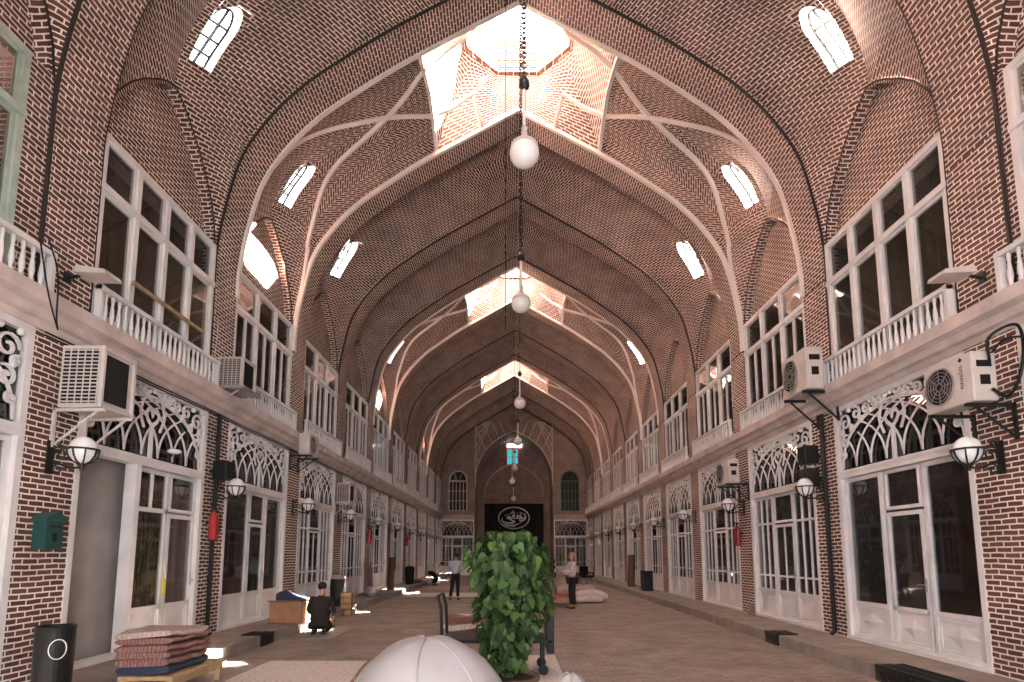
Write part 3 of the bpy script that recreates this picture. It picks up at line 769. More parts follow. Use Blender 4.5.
for k in range(0, KMAX+1):
    for sx in (-1, 1):
        lab = {0: 'white turned balustrade nearest the viewer on the %s wall, beside the floodlit brick pier' % ('left' if sx < 0 else 'right'), 1: 'white turned-wood balustrade in front of the widest %s window' % ('left' if sx < 0 else 'right')}.get(k, 'white balustrade under the %s upper window along the %s wall' % (ORD[k], 'left' if sx < 0 else 'right'))
        g = 'balustrades along the upper storey'
        if k <= 2: balustrade(sx, k, True, lab, g)
        elif far_b is None: far_b = balustrade(sx, k, False, lab, g)
        else: loc, rz = place(sx, k, 4.835); copy_tree(far_b, loc, rz, label=lab)
# ------------------------------------------------------------------ wall lanterns (local: -y into the hall)
def lantern():
    root = empty('wall_lantern', (0, 0, 0), label='x', cat='wall lantern', group='globe lanterns on the brick piers')
    a = MB(); a.box(-.05, .05, -.02, .0, -.30, .12)
    a.tube([(0, -.02, -.12), (0, -.25, -.22), (0, -.42, -.22)], .014, 6); a.tube([(0, -.42, -.26), (0, -.42, -.16)], .022, 6)
    for (y, z, r, a0, d) in ((-.14, -.06, .08, 0, 1), (-.12, -.24, .07, 2, -1), (-.26, -.09, .05, 1, 1), (-.08, .06, .05, 3, -1)):
        pts = []
        for i in range(17): t = i/16; q = r*(1-.75*t); an = a0+d*2.4*PI*t; pts.append((0, y+q*math.cos(an), z+q*math.sin(an)))
        a.tube(pts, .011, 5)
    a.obj('wall_bracket', 'iron', root)
    c = MB(); c.lathe([(.02, -.24), (.03, -.22), (.06, -.175)], 0, -.42, 0, 8)
    for i in range(8):
        an = 2*PI*i/8; c.tube([(math.cos(an)*q, -.42+math.sin(an)*q, z) for q, z in ((.04, -.178), (.10, -.145), (.15, -.075), (.168, .0))], .011, 4)
    c.tube([(.166*math.cos(2*PI*i/24), -.42+.166*math.sin(2*PI*i/24), .005) for i in range(24)], .017, 4, closed=True)
    c.obj('cage', 'iron', root)
    g = MB(); g.sphere((0, -.42, .0), .155, 20, 12, (1, 1, 1.12)); g.obj('globe', 'opal', root, smooth=True)
    return root
lp = lantern(); first = True
for k in range(0, KMAX+1):
    for sx in (-1, 1):
        yc = S(k+1)-.40; z = 2.98
        if k == 0: yc -= .02
        loc = (sx*(W-.0), yc, z); rz = PI/2 if sx < 0 else -PI/2
        lab = 'black bracket lantern with white globe on the %s brick pier of the %s wall' % (ORD[k], 'left' if sx < 0 else 'right')
        if first: lp.location = loc; lp.rotation_euler.z = rz; lp['label'] = lab; first = False
        else: copy_tree(lp, loc, rz, label=lab)

# ------------------------------------------------------------------ hanging globes on chains
def crown_z(y):
    for k in range(KMIN, KMAX+1):
        if S(k) <= y <= S(k)+OPEN: return 14.3 if k not in DOMES else 15.3
    return 13.95
GL = [(0.0, 6.9, 7.0, .2), (.02, 11.0, 6.8, .2), (.1, 18.5, 6.75, .2), (.12, 26.3, 7.0, .2), (.0, 34.0, 6.9, .2), (-.15, 38.0, 6.6, .2), (-.05, 42.0, 5.8, .2)]
wh = ['nearest and largest of the row', 'second of the row', 'third of the row', 'fourth of the row', 'fifth of the row', 'sixth of the row', 'farthest of the row']
for i, (x, y, z, r) in enumerate(GL):
    lab = 'white glass globe lamp hanging on a long chain, ' + wh[i]
    t = empty('hanging_globe_lamp', (x, y, z), label=lab, cat='hanging lamp', group='globe lamps hanging down the middle of the hall')
    g = MB(); g.sphere((0, 0, 0), r, 24, 16, (1, 1, .92)); g.obj('globe', 'opal', t, smooth=True)
    cp = MB(); cp.lathe([(.19, .07), (.18, .12), (.10, .19), (.05, .22), (.035, .34), (.05, .36), (.02, .40)], n=20); cp.obj('cap', 'acmetal', t, smooth=True)
    zt = 13.99-z
    rd = MB(); rd.tube([(0, 0, .38), (0, 0, .95)], .022, 6); rd.obj('rod', 'rib', t); hk = MB(); hk.lathe([(.02, .93), (.075, .98), (.07, 1.05), (.02, 1.14)], n=10); hk.obj('hook', 'iron', t)
    ch = MB(); 
    if i < 2:
        nl = int((zt-1.15)/.075)
        for j in range(nl):
            cz = 1.15+j*.075
            if j % 2: ch.tube([(0, .028*math.cos(a), cz+.05*math.sin(a)) for a in [2*PI*q/8 for q in range(8)]], .013, 4, closed=True)
            else: ch.tube([(.028*math.cos(a), 0, cz+.05*math.sin(a)) for a in [2*PI*q/8 for q in range(8)]], .013, 4, closed=True)
    else: ch.tube([(0, 0, 1.1), (0, 0, zt)], .014, 4)
    ch.obj('chain', 'iron', t)
mb = MB(); mb.tube([(-.3, 10.9, 13.99), (-.3, 10.9, 6.2)], .014, 4)
tag(mb.obj('lamp_cable', 'iron'), 'thin black cable hanging beside the globe lamp chain', 'cable')

# ------------------------------------------------------------------ air conditioners
def ac_split(loc, rz, label, lettering=False, brackets='iron'):
    t = empty('air_conditioner', loc, rz, label=label, cat='air conditioner', group='outdoor air conditioner units along the walls')
    b = MB(); b.box(-.39, .39, -.56, -.26, 0, .62); o = b.obj('casing', 'acmetal', t, bevel=.02)
    f = MB(); cx = -.12
    f.add([(cx+.235*math.cos(2*PI*i/32), -.563, .31+.235*math.sin(2*PI*i/32)) for i in range(32)], [tuple(range(32))]); f.obj('fan_opening', 'acdark', t)
    g = MB()
    for r in (.235, .19, .145, .10, .055): g.tube([(cx+r*math.cos(2*PI*i/28), -.575, .31+r*math.sin(2*PI*i/28)) for i in range(28)], .006 if r < .23 else .014, 4, closed=True)
    for i in range(8): a = 2*PI*i/8; g.tube([(cx+.04*math.cos(a), -.575, .31+.04*math.sin(a)), (cx+.235*math.cos(a), -.575, .31+.235*math.sin(a))], .006, 4)
    g.obj('fan_guard', 'steel', t)
    s = MB(); s.box(.388, .396, -.50, -.32, .42, .50); s.obj('service_cover', 'acdark', t); s = MB(); s.box(.388, .396, -.47, -.35, .2, .32); s.obj('valve_cover', 'acdark', t)
    for x in (-.3, .3):
        k = MB(); k.box(x-.02, x+.02, -.6, 0, -.05, -.01); k.box(x-.02, x+.02, -.03, 0, -.45, 0); k.tube([(x, -.03, -.42), (x, -.5, -.04)], .016, 4); k.obj('bracket', brackets, t)
    return t
def ac_box(loc, rz, label, tray=False):
    t = empty('window_air_conditioner', loc, rz, label=label, cat='air conditioner', group='outdoor air conditioner units along the walls')
    b = MB(); rect_frame(b, -.36, .36, 0, .8, -.62, -.58, .06); b.box(-.36, .36, -.58, -.08, 0, .8); b.obj('casing', 'acmetal', t, bevel=.012)
    d = MB(); d.box(-.27, .2, -.605, -.585, .1, .7); d.obj('front_opening', 'acdark', t)
    g = MB(); 
    g.box(-.368, -.362, -.57, -.11, .05, .75); g.obj('side_opening', 'acdark', t)
    g = MB()
    for i in range(15): z = .07+.66*i/14; g.box(-.38, -.366, -.57, -.11, z-.007, z+.007)
    for i in range(6): y = -.565+.45*i/5; g.box(-.378, -.366, y-.006, y+.006, .05, .75)
    g.obj('side_grille', 'acmetal', t)
    if tray: k = MB(); k.box(-.45, .45, -.7, 0, -.07, -.0); k.obj('tray', 'steel', t)
    for x in (-.3, .3):
        k = MB(); k.box(x-.02, x+.02, -.64, 0, -.045, -.005); k.box(x-.02, x+.02, -.035, 0, -.5, 0); k.tube([(x, -.03, -.48), (x, -.55, -.04)], .018, 4); k.obj('bracket', 'acmetal', t)
    return t
RL, RR = PI/2, -PI/2
a = ac_box((-W, 7.14, 3.52), RL, 'big boxy air cooler with slatted side on the nearest left brick pier'); a.scale = (.86, 1, 1)
a = ac_box((-W, 10.8, 4.9), RL, 'small grey air cooler on a tray beside the second left window', True); a.scale = (.8, .9, .75)
a = ac_split((-W, 14.6, 4.25), RL, 'air conditioner on a slanted shelf above the third left lantern'); a.scale = (.9, .95, .9)
a = ac_box((-W, 18.4, 3.35), RL, 'pale box air cooler low on the fourth pier of the left wall'); a.scale = (.8, .8, .8)
a = ac_split((W, 6.92, 3.52), RR, 'air conditioner with vertical lettering on the nearest right brick pier', True); ac1 = a
a = ac_split((W, 10.55, 4.75), RR, 'weathered air conditioner above the ledge between two right windows'); a.scale = (1.15, 1.1, 1.3)
a = ac_split((W, 14.6, 3.5), RR, 'cream air conditioner beside the third fanlight of the right wall')
# vertical lettering on the nearest right unit
m = MB()
m.prism([(.20, .55), (.23, .58), (.26, .55), (.23, .52)], 'y', -.565, -.562)
for i, q in enumerate((.46, .43, .40, .37, .34, .31, .28, .25, .22, .19)):   # worn small marks reading downwards
    m.box(.208, .25, -.5645, -.562, q, q+.008); m.box(.208 if i % 2 else .242, .216 if i % 2 else .25, -.5645, -.562, q+.008, q+.02)
m.obj('maker_lettering', 'acdark', ac1)
# pipes and cables of the units
def cable(pts, r, mat, label, name='cable', grp=None, n=6):
    m = MB(); m.tube(interp(pts, n), r, 5); o = m.obj(name, mat, smooth=True); return tag(o, label, 'cable', grp)
cable([(5.55, 6.48, 4.0), (5.5, 6.4, 4.25), (5.7, 6.25, 4.35), (5.85, 6.35, 4.1), (5.86, 6.46, 3.75), (5.7, 6.46, 3.55), (5.55, 6.48, 3.65)], .018, 'black', 'thick black hose looping behind the nearest right air conditioner')
cable([(5.6, 6.5, 4.1), (5.62, 6.3, 4.2), (5.85, 6.15, 4.15), (5.9, 6.0, 4.0)], .014, 'black', 'second black hose running off the nearest right air conditioner')
cable([(-5.62, 6.2, 5.4), (-5.55, 6.3, 5.0), (-5.6, 6.4, 4.5), (-5.66, 6.5, 4.4), (-5.64, 6.3, 4.75), (-5.66, 6.15, 5.3)], .01, 'black', 'black cable drooping over the ledge at the far left')
cable([(-5.86, 10.40, 6.2), (-5.86, 10.42, 5.9), (-5.88, 10.40, 5.5), (-5.8, 10.41, 5.35), (-5.6, 10.41, 5.35)], .01, 'ledge', 'pale cable hanging down to the small left air cooler')
for zz in (4.40, 4.36):
    m = MB(); m.tube([(-W+.04, 6.6+i*1.0, zz+.012*math.sin(i*2.1)) for i in range(28)], .012, 4)
    tag(m.obj('cable', 'black'), 'black cable stapled along the left ledge, %s one' % ('upper' if zz > 4.38 else 'lower'), 'cable')
for sx, y, lab in ((-1, 10.72, 'dark drainpipe down the second pier of the left wall'), (1, 10.72, 'dark drainpipe down the second pier of the right wall')):
    m = MB(); x = sx*(W-.05); m.tube([(x, y, 4.4), (x, y, .25), (x-sx*.08, y, .2)], .04, 8)
    for z in (1.2, 2.6, 3.9): m.tube([(x, y, z), (x, y, z+.06)], .052, 8)
    tag(m.obj('drainpipe', 'iron'), lab, 'pipe')
# floodlights
for sx in (-1, 1):
    t = empty('floodlight', (sx*W, 6.88, 5.25), RL if sx < 0 else RR, label='flat grey floodlight on the nearest brick pier of the %s wall' % ('left' if sx < 0 else 'right'), cat='floodlight')
    m = MB(); m.prism([(-.62, -.02), (-.6, .04), (-.22, .1), (-.2, .0)], 'x', -.15, .15); m.obj('lamp_head', 'acmetal', t, bevel=.008)
    m = MB(); m.tube([(0, 0, -.02), (0, -.25, .04)], .022, 6); m.box(-.05, .05, -.03, 0, -.08, .06); m.obj('bracket', 'iron', t)
# speakers
for sx, y, z, lab in ((-1, 10.62, 3.1, 'black box loudspeaker on the second left pier'), (1, 10.95, 3.45, 'black box loudspeaker on the second right pier, upper one'), (1, 10.95, 3.0, 'black box loudspeaker on the second right pier, lower one')):
    t = empty('loudspeaker', (sx*W, y, z), RL if sx < 0 else RR, label=lab, cat='loudspeaker')
    m = MB(); m.box(-.15, .15, -.36, -.1, 0, .36); m.obj('cabinet', 'black', t, bevel=.015)
    m = MB(); m.box(-.12, .12, -.372, -.36, .03, .33); m.obj('grille', 'acdark', t)
    m = MB(); m.box(-.03, .03, -.1, 0, .12, .2); m.obj('bracket', 'iron', t)
# extinguishers
def extinguisher(loc, rz, label):
    t = empty('fire_extinguisher', loc, rz, label=label, cat='fire extinguisher', group='red fire extinguishers hung on the piers')
    m = MB(); m.lathe([(.07, 0), (.085, .02), (.085, .42), (.07, .48), (.03, .52), (.025, .56)], 0, -.13, 0, 14); m.obj('cylinder', 'red', t, smooth=False)
    m = MB(); m.box(-.02, .02, -.16, -.1, .55, .62); m.tube([(0, -.13, .6), (0, -.25, .62)], .012, 5); m.obj('valve', 'iron', t)
    m = MB(); m.tube([(.02, -.16, .58), (.1, -.2, .5), (.1, -.2, .2), (.09, -.18, .1)], .012, 5); m.obj('hose', 'iron', t)
    m = MB(); m.box(-.05, .05, -.05, 0, .3, .36); m.obj('hook', 'iron', t)
    return t
for sx, k, z, lab in ((-1, 1, 1.95, 'red fire extinguisher on the second pier of the left wall'), (-1, 4, 2.1, 'red fire extinguisher on the fifth pier of the left wall'),
                      (-1, 6, 2.1, 'red fire extinguisher on the seventh pier of the left wall'), (1, 2, 1.9, 'red fire extinguisher on the third pier of the right wall')):
    extinguisher((sx*W, S(k+1)-.6 if sx < 0 else S(k+1)-.2, z), RL if sx < 0 else RR, lab)
# letter box
t = empty('letter_box', (-W, 6.87, 1.75), RL, label='small green letter box with pitched lid on the left brick pier', cat='letter box')
m = MB(); m.box(-.13, .13, -.17, 0, 0, .36); m.obj('body', 'teal', t, bevel=.006)
m = MB(); m.prism([(-.16, .35), (.16, .35), (.15, .39), (0, .46), (-.15, .39)], 'y', -.2, .01); m.obj('lid', 'teal', t)
m = MB(); m.box(-.09, .09, -.176, -.17, .27, .285); m.box(-.03, .03, -.176, -.17, .1, .2); m.obj('slot', 'acdark', t)
# small security camera plate near the first fanlight
t = empty('dome_camera', (-W, 9.1, 3.25), RL, label='small cream dome lamp on a stalk before the first left fanlight', cat='lamp')
m = MB(); m.sphere((0, -.2, .12), .11, 14, 6, (1, 1, .4)); m.obj('shade', 'opal', t, smooth=True)
m = MB(); m.tube([(0, .05, 0), (0, -.12, 0), (0, -.18, .1)], .022, 6); m.obj('stalk', 'iron', t)

# ------------------------------------------------------------------ things on the left kerb
t = empty('litter_bin', (-5.02, 6.1, .19), label='black cylindrical litter bin with a white ring beside the nearest left pier', cat='bin')
m = MB(); m.lathe([(.15, 0), (.17, .02), (.18, .7), (.185, .74), (.17, .75), (.165, .70), (.15, .68)], n=28); m.obj('body', 'black', t)
m = MB(); m.tube([(.183*math.cos(a0), .183*math.sin(a0), z) for a0, z in [(-.75+.42*math.cos(2*PI*i/24), .52+.10*math.sin(2*PI*i/24)) for i in range(24)]], .005, 4, closed=True); m.obj('ring', 'lettering', t)
# low bench and folded rugs
t = empty('low_bench', (-4.42, 7.3, 0), 0, label='low pale wooden bench carrying the pile of folded rugs', cat='bench')
m = MB(); m.box(-.32, .32, -.6, .6, .23, .28); m.obj('top', 'wood', t, bevel=.008)
for x in (-.27, .27):
    for y in (-.54, .54): m = MB(); m.box(x-.035, x+.035, y-.035, y+.035, 0, .23); m.obj('leg', 'wood', t)
m = MB(); 
for x in (-.27, .27): m.box(x-.02, x+.02, -.51, .51, .16, .225)
m.obj('apron', 'wood', t)
def folded(name, cx, cy, z, lx, ly, h, mat, edge, label, grp, cat='rug', folds=2, sag=.03, seed=1):
    """a rug folded over on itself: a serpentine thick sheet"""
    rnd = random.Random(seed); t = empty(name, (cx, cy, z), label=label, cat=cat, group=grp); n = 26; th = h/folds
    for f_ in range(folds):
        m = MB(); rows = []
        for i in range(n+1):
            a = 2*PI*i/n; c, s_ = math.cos(a), math.sin(a); e = .22
            rows.append((math.copysign(abs(c)**e, c)*lx/2, math.copysign(abs(s_)**.8, s_)*th/2))
        G = []
        for j in range(9):
            v = -1+2*j/8; sh = 1-.05*abs(v)**4
            G.append([(x*sh+.02*math.sin(3*v+f_), v*ly/2, th*(f_+.5)+zz+sag*math.cos(x*3.2+v*2+f_)*(f_+.2)+.01*math.sin(7*v+4*x)) for x, zz in rows])
        m.grid(G); m.add(G[0][:-1], [tuple(range(n))]); m.add(G[-1][:-1], [tuple(range(n))])
        m.obj('fold', mat if f_ % 2 == 0 else edge, t, smooth=True)
    return t
folded('folded_rug', -4.5, 7.2, .295, .66, .85, .17, 'bluefab', 'rug_red', 'dark folded rug at the bottom of the pile on the low bench', 'folded rugs piled on the bench', seed=1, sag=.004)
folded('folded_rug', -4.5, 7.2, .475, .68, .9, .14, 'rug_red', 'rug_red', 'dull red folded rug in the middle of the bench pile', 'folded rugs piled on the bench', seed=2, sag=.006)
folded('folded_rug', -4.52, 7.2, .635, .72, .82, .13, 'rug_red', 'rug_pink', 'pinkish rug draped over the top of the bench pile', 'folded rugs piled on the bench', seed=3, sag=.02)
# carton and folder
t = empty('cardboard_box', (-5.05, 12.6, .19), -.05, label='brown cardboard box with open top beside the kneeling man', cat='box')
m = MB(); m.box(-.36, .36, -.25, .25, 0, .02); rect_frame(m, -.36, .36, 0, .48, -.25, -.235, .0) if False else None
m.box(-.36, .36, -.25, -.235, 0, .46); m.box(-.36, .36, .235, .25, 0, .46); m.box(-.36, -.345, -.25, .25, 0, .46); m.box(.345, .36, -.25, .25, 0, .46)
m.obj('body', 'card', t)
m = MB(); m.add([(-.36, -.25, .46), (.36, -.25, .46), (.36, -.4, .5), (-.36, -.4, .5), (-.36, -.25, .468), (.36, -.25, .468), (.36, -.4, .508), (-.36, -.4, .508)], [(0,1,2,3),(4,7,6,5),(0,4,5,1),(2,6,7,3),(1,5,6,2),(0,3,7,4)]); m.obj('flap', 'card', t)
t = empty('folded_cloth', (-5.03, 12.62, .66), label='dark blue folded cloth lying on the brown cardboard box', cat='cloth')
m = MB(); m.prism([(-.3, 0), (.3, 0), (.32, .05), (.05, .12), (-.2, .22), (-.3, .16)], 'y', -.2, .2); m.obj('cloth', 'bluefab', t, bevel=.02)
t = empty('stool', (-4.45, 13.12, 0), label='small dark wooden stool between the cardboard box and the kneeling man', cat='stool')
m = MB(); m.box(-.18, .18, -.18, .18, .3, .34); m.obj('seat', 'darkwood', t, bevel=.01)
for x in (-.14, .14):
    for y in (-.14, .14): m = MB(); m.box(x-.025, x+.025, y-.025, y+.025, 0, .3); m.obj('leg', 'darkwood', t)
t = empty('storage_barrel', (-5.25, 16.6, .19), label='dark ribbed barrel with pale sack on top by the left kerb', cat='barrel')
m = MB(); m.lathe([(.21, 0), (.225, .03), (.22, .2), (.235, .23), (.22, .26), (.225, .5), (.24, .53), (.225, .56), (.22, .76), (.2, .78)], n=20); m.obj('body', 'iron', t, smooth=True)
m = MB(); m.sphere((0, 0, .8), .22, 14, 8, (1, 1, .55)); m.obj('top', 'rug_pink', t, smooth=True)
t = empty('wooden_crate', (-4.75, 15.9, 0), label='brown wooden crate standing below the kerb beside the dark barrel', cat='crate')
m = MB()
for z in (.02, .18, .34, .48): m.box(-.17, .17, -.17, .17, z, z+.13)
m.obj('boards', 'wood', t, bevel=.006)
m = MB(); 
for x in (-.17, .15):
    for y in (-.17, .15): m.box(x-.005, x+.025, y-.005, y+.025, 0, .64)
m.obj('corner_posts', 'darkwood', t)
def standing_roll(loc, r, h, mat, label, lean=.06, name='rolled_rug'):
    t = empty(name, loc, label=label, cat='rug', group='rugs leaning upright against the shopfronts')
    m = MB(); pts = []
    for i in range(50): a = i*.35; q = .03+(r-.03)*i/49; pts.append((q*math.cos(a), q*math.sin(a)))
    m.grid([[(x, y, 0) for x, y in pts], [(x+lean, y, h) for x, y in pts]]); 
    m.lathe([(r*.9, .0), (r*1.0, .02), (r*1.0, .04)], n=14); m.lathe([(r*.98, h-.02), (r*.9, h-.01), (.02, h-.012)], lean, 0, 0, 14)
    m.obj('roll', mat, t, smooth=False); return t
t = empty('folded_rug', (-5.45, 20.9, .19), label='red brown rug standing against the left wall above a white sack', cat='rug', group='rugs leaning upright against the shopfronts')
m = MB(); G = []
for i in range(9): z = 1.15*i/8; G.append([(-.02+.12*(1-i/8)+.02*math.sin(j*1.3), -.35+.7*j/16, z) for j in range(17)]+[(-.12+.12*(1-i/8), .35-.7*j/16, z) for j in range(17)])
m.grid([g+[g[0]] for g in G]); m.add(G[-1], [tuple(range(len(G[-1])))]); m.obj('folds', 'rug_red', t)
m = MB(); m.sphere((0, 0, .17), .3, 16, 10, (.8, 1.0, .62)); o = m.obj('white_sack', 'sheet', smooth=True); o.location = (-5.15, 20.2, .19); tag(o, 'white plastic sack on the kerb before the standing red rug', 'sack')
standing_roll((-5.3, 24.0, .19), .17, 1.35, 'darkwood', 'tall dark brown rolled rug standing on the left kerb')
t = empty('dark_bin', (-5.2, 27.9, .19), label='dark grey round bin far along the left kerb', cat='bin'); m = MB(); m.lathe([(.18, 0), (.21, .03), (.24, .8), (.25, .82), (.22, .83)], n=18); m.obj('body', 'black', t); m = MB(); m.lathe([(.2, .83), (.21, .86), (.1, .9)], n=18); m.obj('lid', 'acdark', t)
m = MB(); m.sphere((0, 0, .1), .55, 18, 8, (.7, 1.2, .2)); o = m.obj('rug_bundle', 'rug_pale', smooth=True); o.location = (-4.5, 31.3, 0.01); tag(o, 'pale bundle of cloth on the ground before the crouching person', 'bundle')
m = MB(); m.sphere((0, 0, .1), .5, 18, 8, (.7, 1.4, .2)); o = m.obj('rug_bundle', 'rug_red', smooth=True); o.location = (-5.2, 29.7, .19); tag(o, 'dull red bundle lying on the far left kerb', 'bundle')
# right kerb
standing_roll((5.35, 26.2, .19), .2, 1.45, 'darkwood', 'tall dark rolled rug standing on the far right kerb')
t = empty('dark_crate', (5.35, 23.2, .19), label='black square bin on the right kerb', cat='bin'); m = MB(); m.box(-.2, .2, -.25, .25, 0, .75); m.obj('body', 'black', t, bevel=.02); m = MB(); m.box(-.21, .21, -.26, .26, .75, .8); m.obj('lid', 'acdark', t, bevel=.01)
t = empty('jug', (5.72, 14.0, .19), label='small yellowish plastic jug at the foot of the right wall', cat='jug'); m = MB(); m.lathe([(.07, 0), (.08, .02), (.08, .2), (.03, .27), (.03, .3)], n=12); m.obj('body', 'cloth', t, smooth=True); m = MB(); m.tube([(0, -.07, .1), (0, -.12, .15), (0, -.1, .23), (0, -.04, .25)], .01, 5); m.obj('handle', 'cloth', t)
def drain(x, y, l, label, d=.0):
    t = empty('drain_grate', (x, y, 0), label=label, cat='grate', group='black iron grates let into the kerb')
    m = MB(); sx = 1 if x > 0 else -1; x0, x1 = sorted((-sx*.03, sx*.36)); n = int(l/.06)
    m.box(x0, x1, -l/2, -l/2+.02, 0, .215); m.box(x0, x1, l/2-.02, l/2, 0, .215)
    for i in range(n): yy = -l/2+l*i/n; m.box(x0, x1, yy, yy+.015, .2, .215)
    for q in (x0, (x0+x1)/2, x1-.02): m.box(q, q+.02, -l/2, l/2, .2, .22)
    m.box(-sx*.03-.006, -sx*.03+.006, -l/2, l/2, 0, .215)
    for i in range(int(l/.13)):
        yy = -l/2+.07+.13*i; m.tube([(-sx*.05, yy+.045*math.cos(a), .11+.06*math.sin(a)) for a in [2*PI*q/10 for q in range(10)]], .01, 4, closed=True)
    m.obj('frame', 'iron', t); return t
drain(4.79, 7.25, 1.15, 'large black ornamental grate in the near right kerb'); drain(4.79, 10.9, .5, 'small black grate in the right kerb beside the drainpipe'); drain(-4.79, 10.8, .5, 'small black grate in the left kerb before the second pier')

# ------------------------------------------------------------------ centre of the hall
def flat_rug(x0, x1, y0, y1, mat, label, name='flat_rug', z=.008, rot=0, grp='rugs spread on the brick floor'):
    m = MB(); nx, ny = 14, 14; cx, cy_ = (x0+x1)/2, (y0+y1)/2
    G = [[(x0-cx+(x1-x0)*i/nx, y0-cy_+(y1-y0)*j/ny, .006+.006*abs(math.sin(i*1.7+j*.9))) for i in range(nx+1)] for j in range(ny+1)]
    m.grid(G); B = [[(x, y, -.004) for x, y, z_ in r] for r in G]; m.grid(B[::-1])
    for a, b in ((G[0], B[0]), (G[-1], B[-1]), ([r[0] for r in G], [r[0] for r in B]), ([r[-1] for r in G], [r[-1] for r in B])): m.grid([a, b])
    o = m.obj(name, mat); o.location = (cx, cy_, z); o.rotation_euler.z = rot; tag(o, label, 'rug', grp); return o
flat_rug(-3.98, -2.15, 6.2, 9.1, 'rug_pale', 'large pale patterned rug spread beside the low bench')
flat_rug(-1.15, .55, 5.8, 9.6, 'rug_pale', 'long pale rug lying under the potted plant and black cart', z=.008)
flat_rug(-1.75, -.75, 13.0, 16.0, 'rug_pale', 'narrow white rug on the floor left of the big plant', rot=-.05)
flat_rug(-4.5, -1.2, 22.5, 24.6, 'rug_pale', 'wide pale rug across the floor behind the man in the blue shirt')
flat_rug(-4.4, -1.6, 27.0, 29.5, 'rug_pink', 'faded pink rug farther down the hall on the left')
t = folded('rug_bundle', -1.1, 12.3, 0.012, .9, .9, .34, 'rug_red', 'rug_pale', 'red and cream rug bundle on the floor left of the big plant', None, cat='bundle', folds=3, sag=.03)
# sheeted mound
def mound(cx, cy, rx, ry, h, label, seed):
    t = empty('covered_mound', (cx, cy, 0), label=label, cat='mound'); m = MB(); G = []
    rnd = random.Random(seed); ph = [rnd.uniform(0, 6) for _ in range(6)]
    for i in range(21):
        p = (PI/2)*i/20; row = []
        for j in range(49):
            a = 2*PI*j/48; wv = 1+.018*math.sin(9*a+ph[0])*math.sin(p)**2+.012*math.sin(17*a+ph[1]+p*2)*math.sin(p)+.02*math.sin(3*a+ph[2])
            row.append((rx*math.sin(p)**.9*math.cos(a)*wv, ry*math.sin(p)**.9*math.sin(a)*wv, max(0, h*math.cos(p)**.85*(1+.02*math.sin(4*a+ph[3])*math.sin(2*p)))))
        G.append(row)
    m.grid(G); m.obj('sheet', 'sheet', t, smooth=True, weld=True)
    m = MB(); ang = 3.4; m.tube([(rx*math.sin(p)**.9*math.cos(ang)*1.02, ry*math.sin(p)**.9*math.sin(ang)*1.02, h*math.cos(p)**.85+.01) for p in [(.62+.05*i) for i in range(14)]], .012, 5); m.obj('cord', 'darkwood', t)
    for q in (.9, 2.2, 4.6, 5.4):
        m = MB(); m.tube([(rx*math.sin(p)**.9*math.cos(q+.15*p)*1.005, ry*math.sin(p)**.9*math.sin(q+.15*p)*1.005, h*math.cos(p)**.85+.004) for p in [(.1+.1*i) for i in range(14)]], .009, 5); m.obj('crease', 'sheet', t, smooth=True)
    return t
mound(-.88, 4.9, .74, .8, .99, 'big rounded mound under a pale grey sheet in front of the plant', 3)
mound(.28, 4.35, .24, .4, .80, 'small pale sheeted mound below the potted plant', 5)
# black cart
t = empty('platform_cart', (-.38, 8.3, .024), label='black metal platform cart with upright bar behind the plant', cat='cart')
m = MB(); m.box(-.78, .78, -.35, .35, .44, .49); m.obj('platform', 'black', t, bevel=.01)
m = MB(); m.tube([(-.76, -.3, .47), (-.78, -.3, .9), (-.83, -.3, 1.08)], .024, 8); m.tube([(-.76, .3, .47), (-.78, .3, .9), (-.83, .3, 1.08)], .024, 8); m.tube([(-.83, -.3, 1.08), (-.83, .3, 1.08)], .02, 8); m.obj('handle', 'black', t)
m = MB(); m.box(.7, .8, -.35, .35, .30, .9); m.obj('end_panel', 'black', t, bevel=.01)
for x in (-.65, .65):
    for y in (-.28, .28):
        m = MB(); m.box(x-.02, x+.02, y-.02, y+.02, .13, .44); m.obj('leg', 'black', t)
        m = MB(); c2 = Matrix.Translation((x, y-.02, .075)) @ Matrix.Rotation(PI/2, 4, 'X'); m.lathe([(.02, -.02), (.07, -.02), (.07, .02), (.02, .02)], n=14, M4=c2); m.obj('wheel', 'black', t)
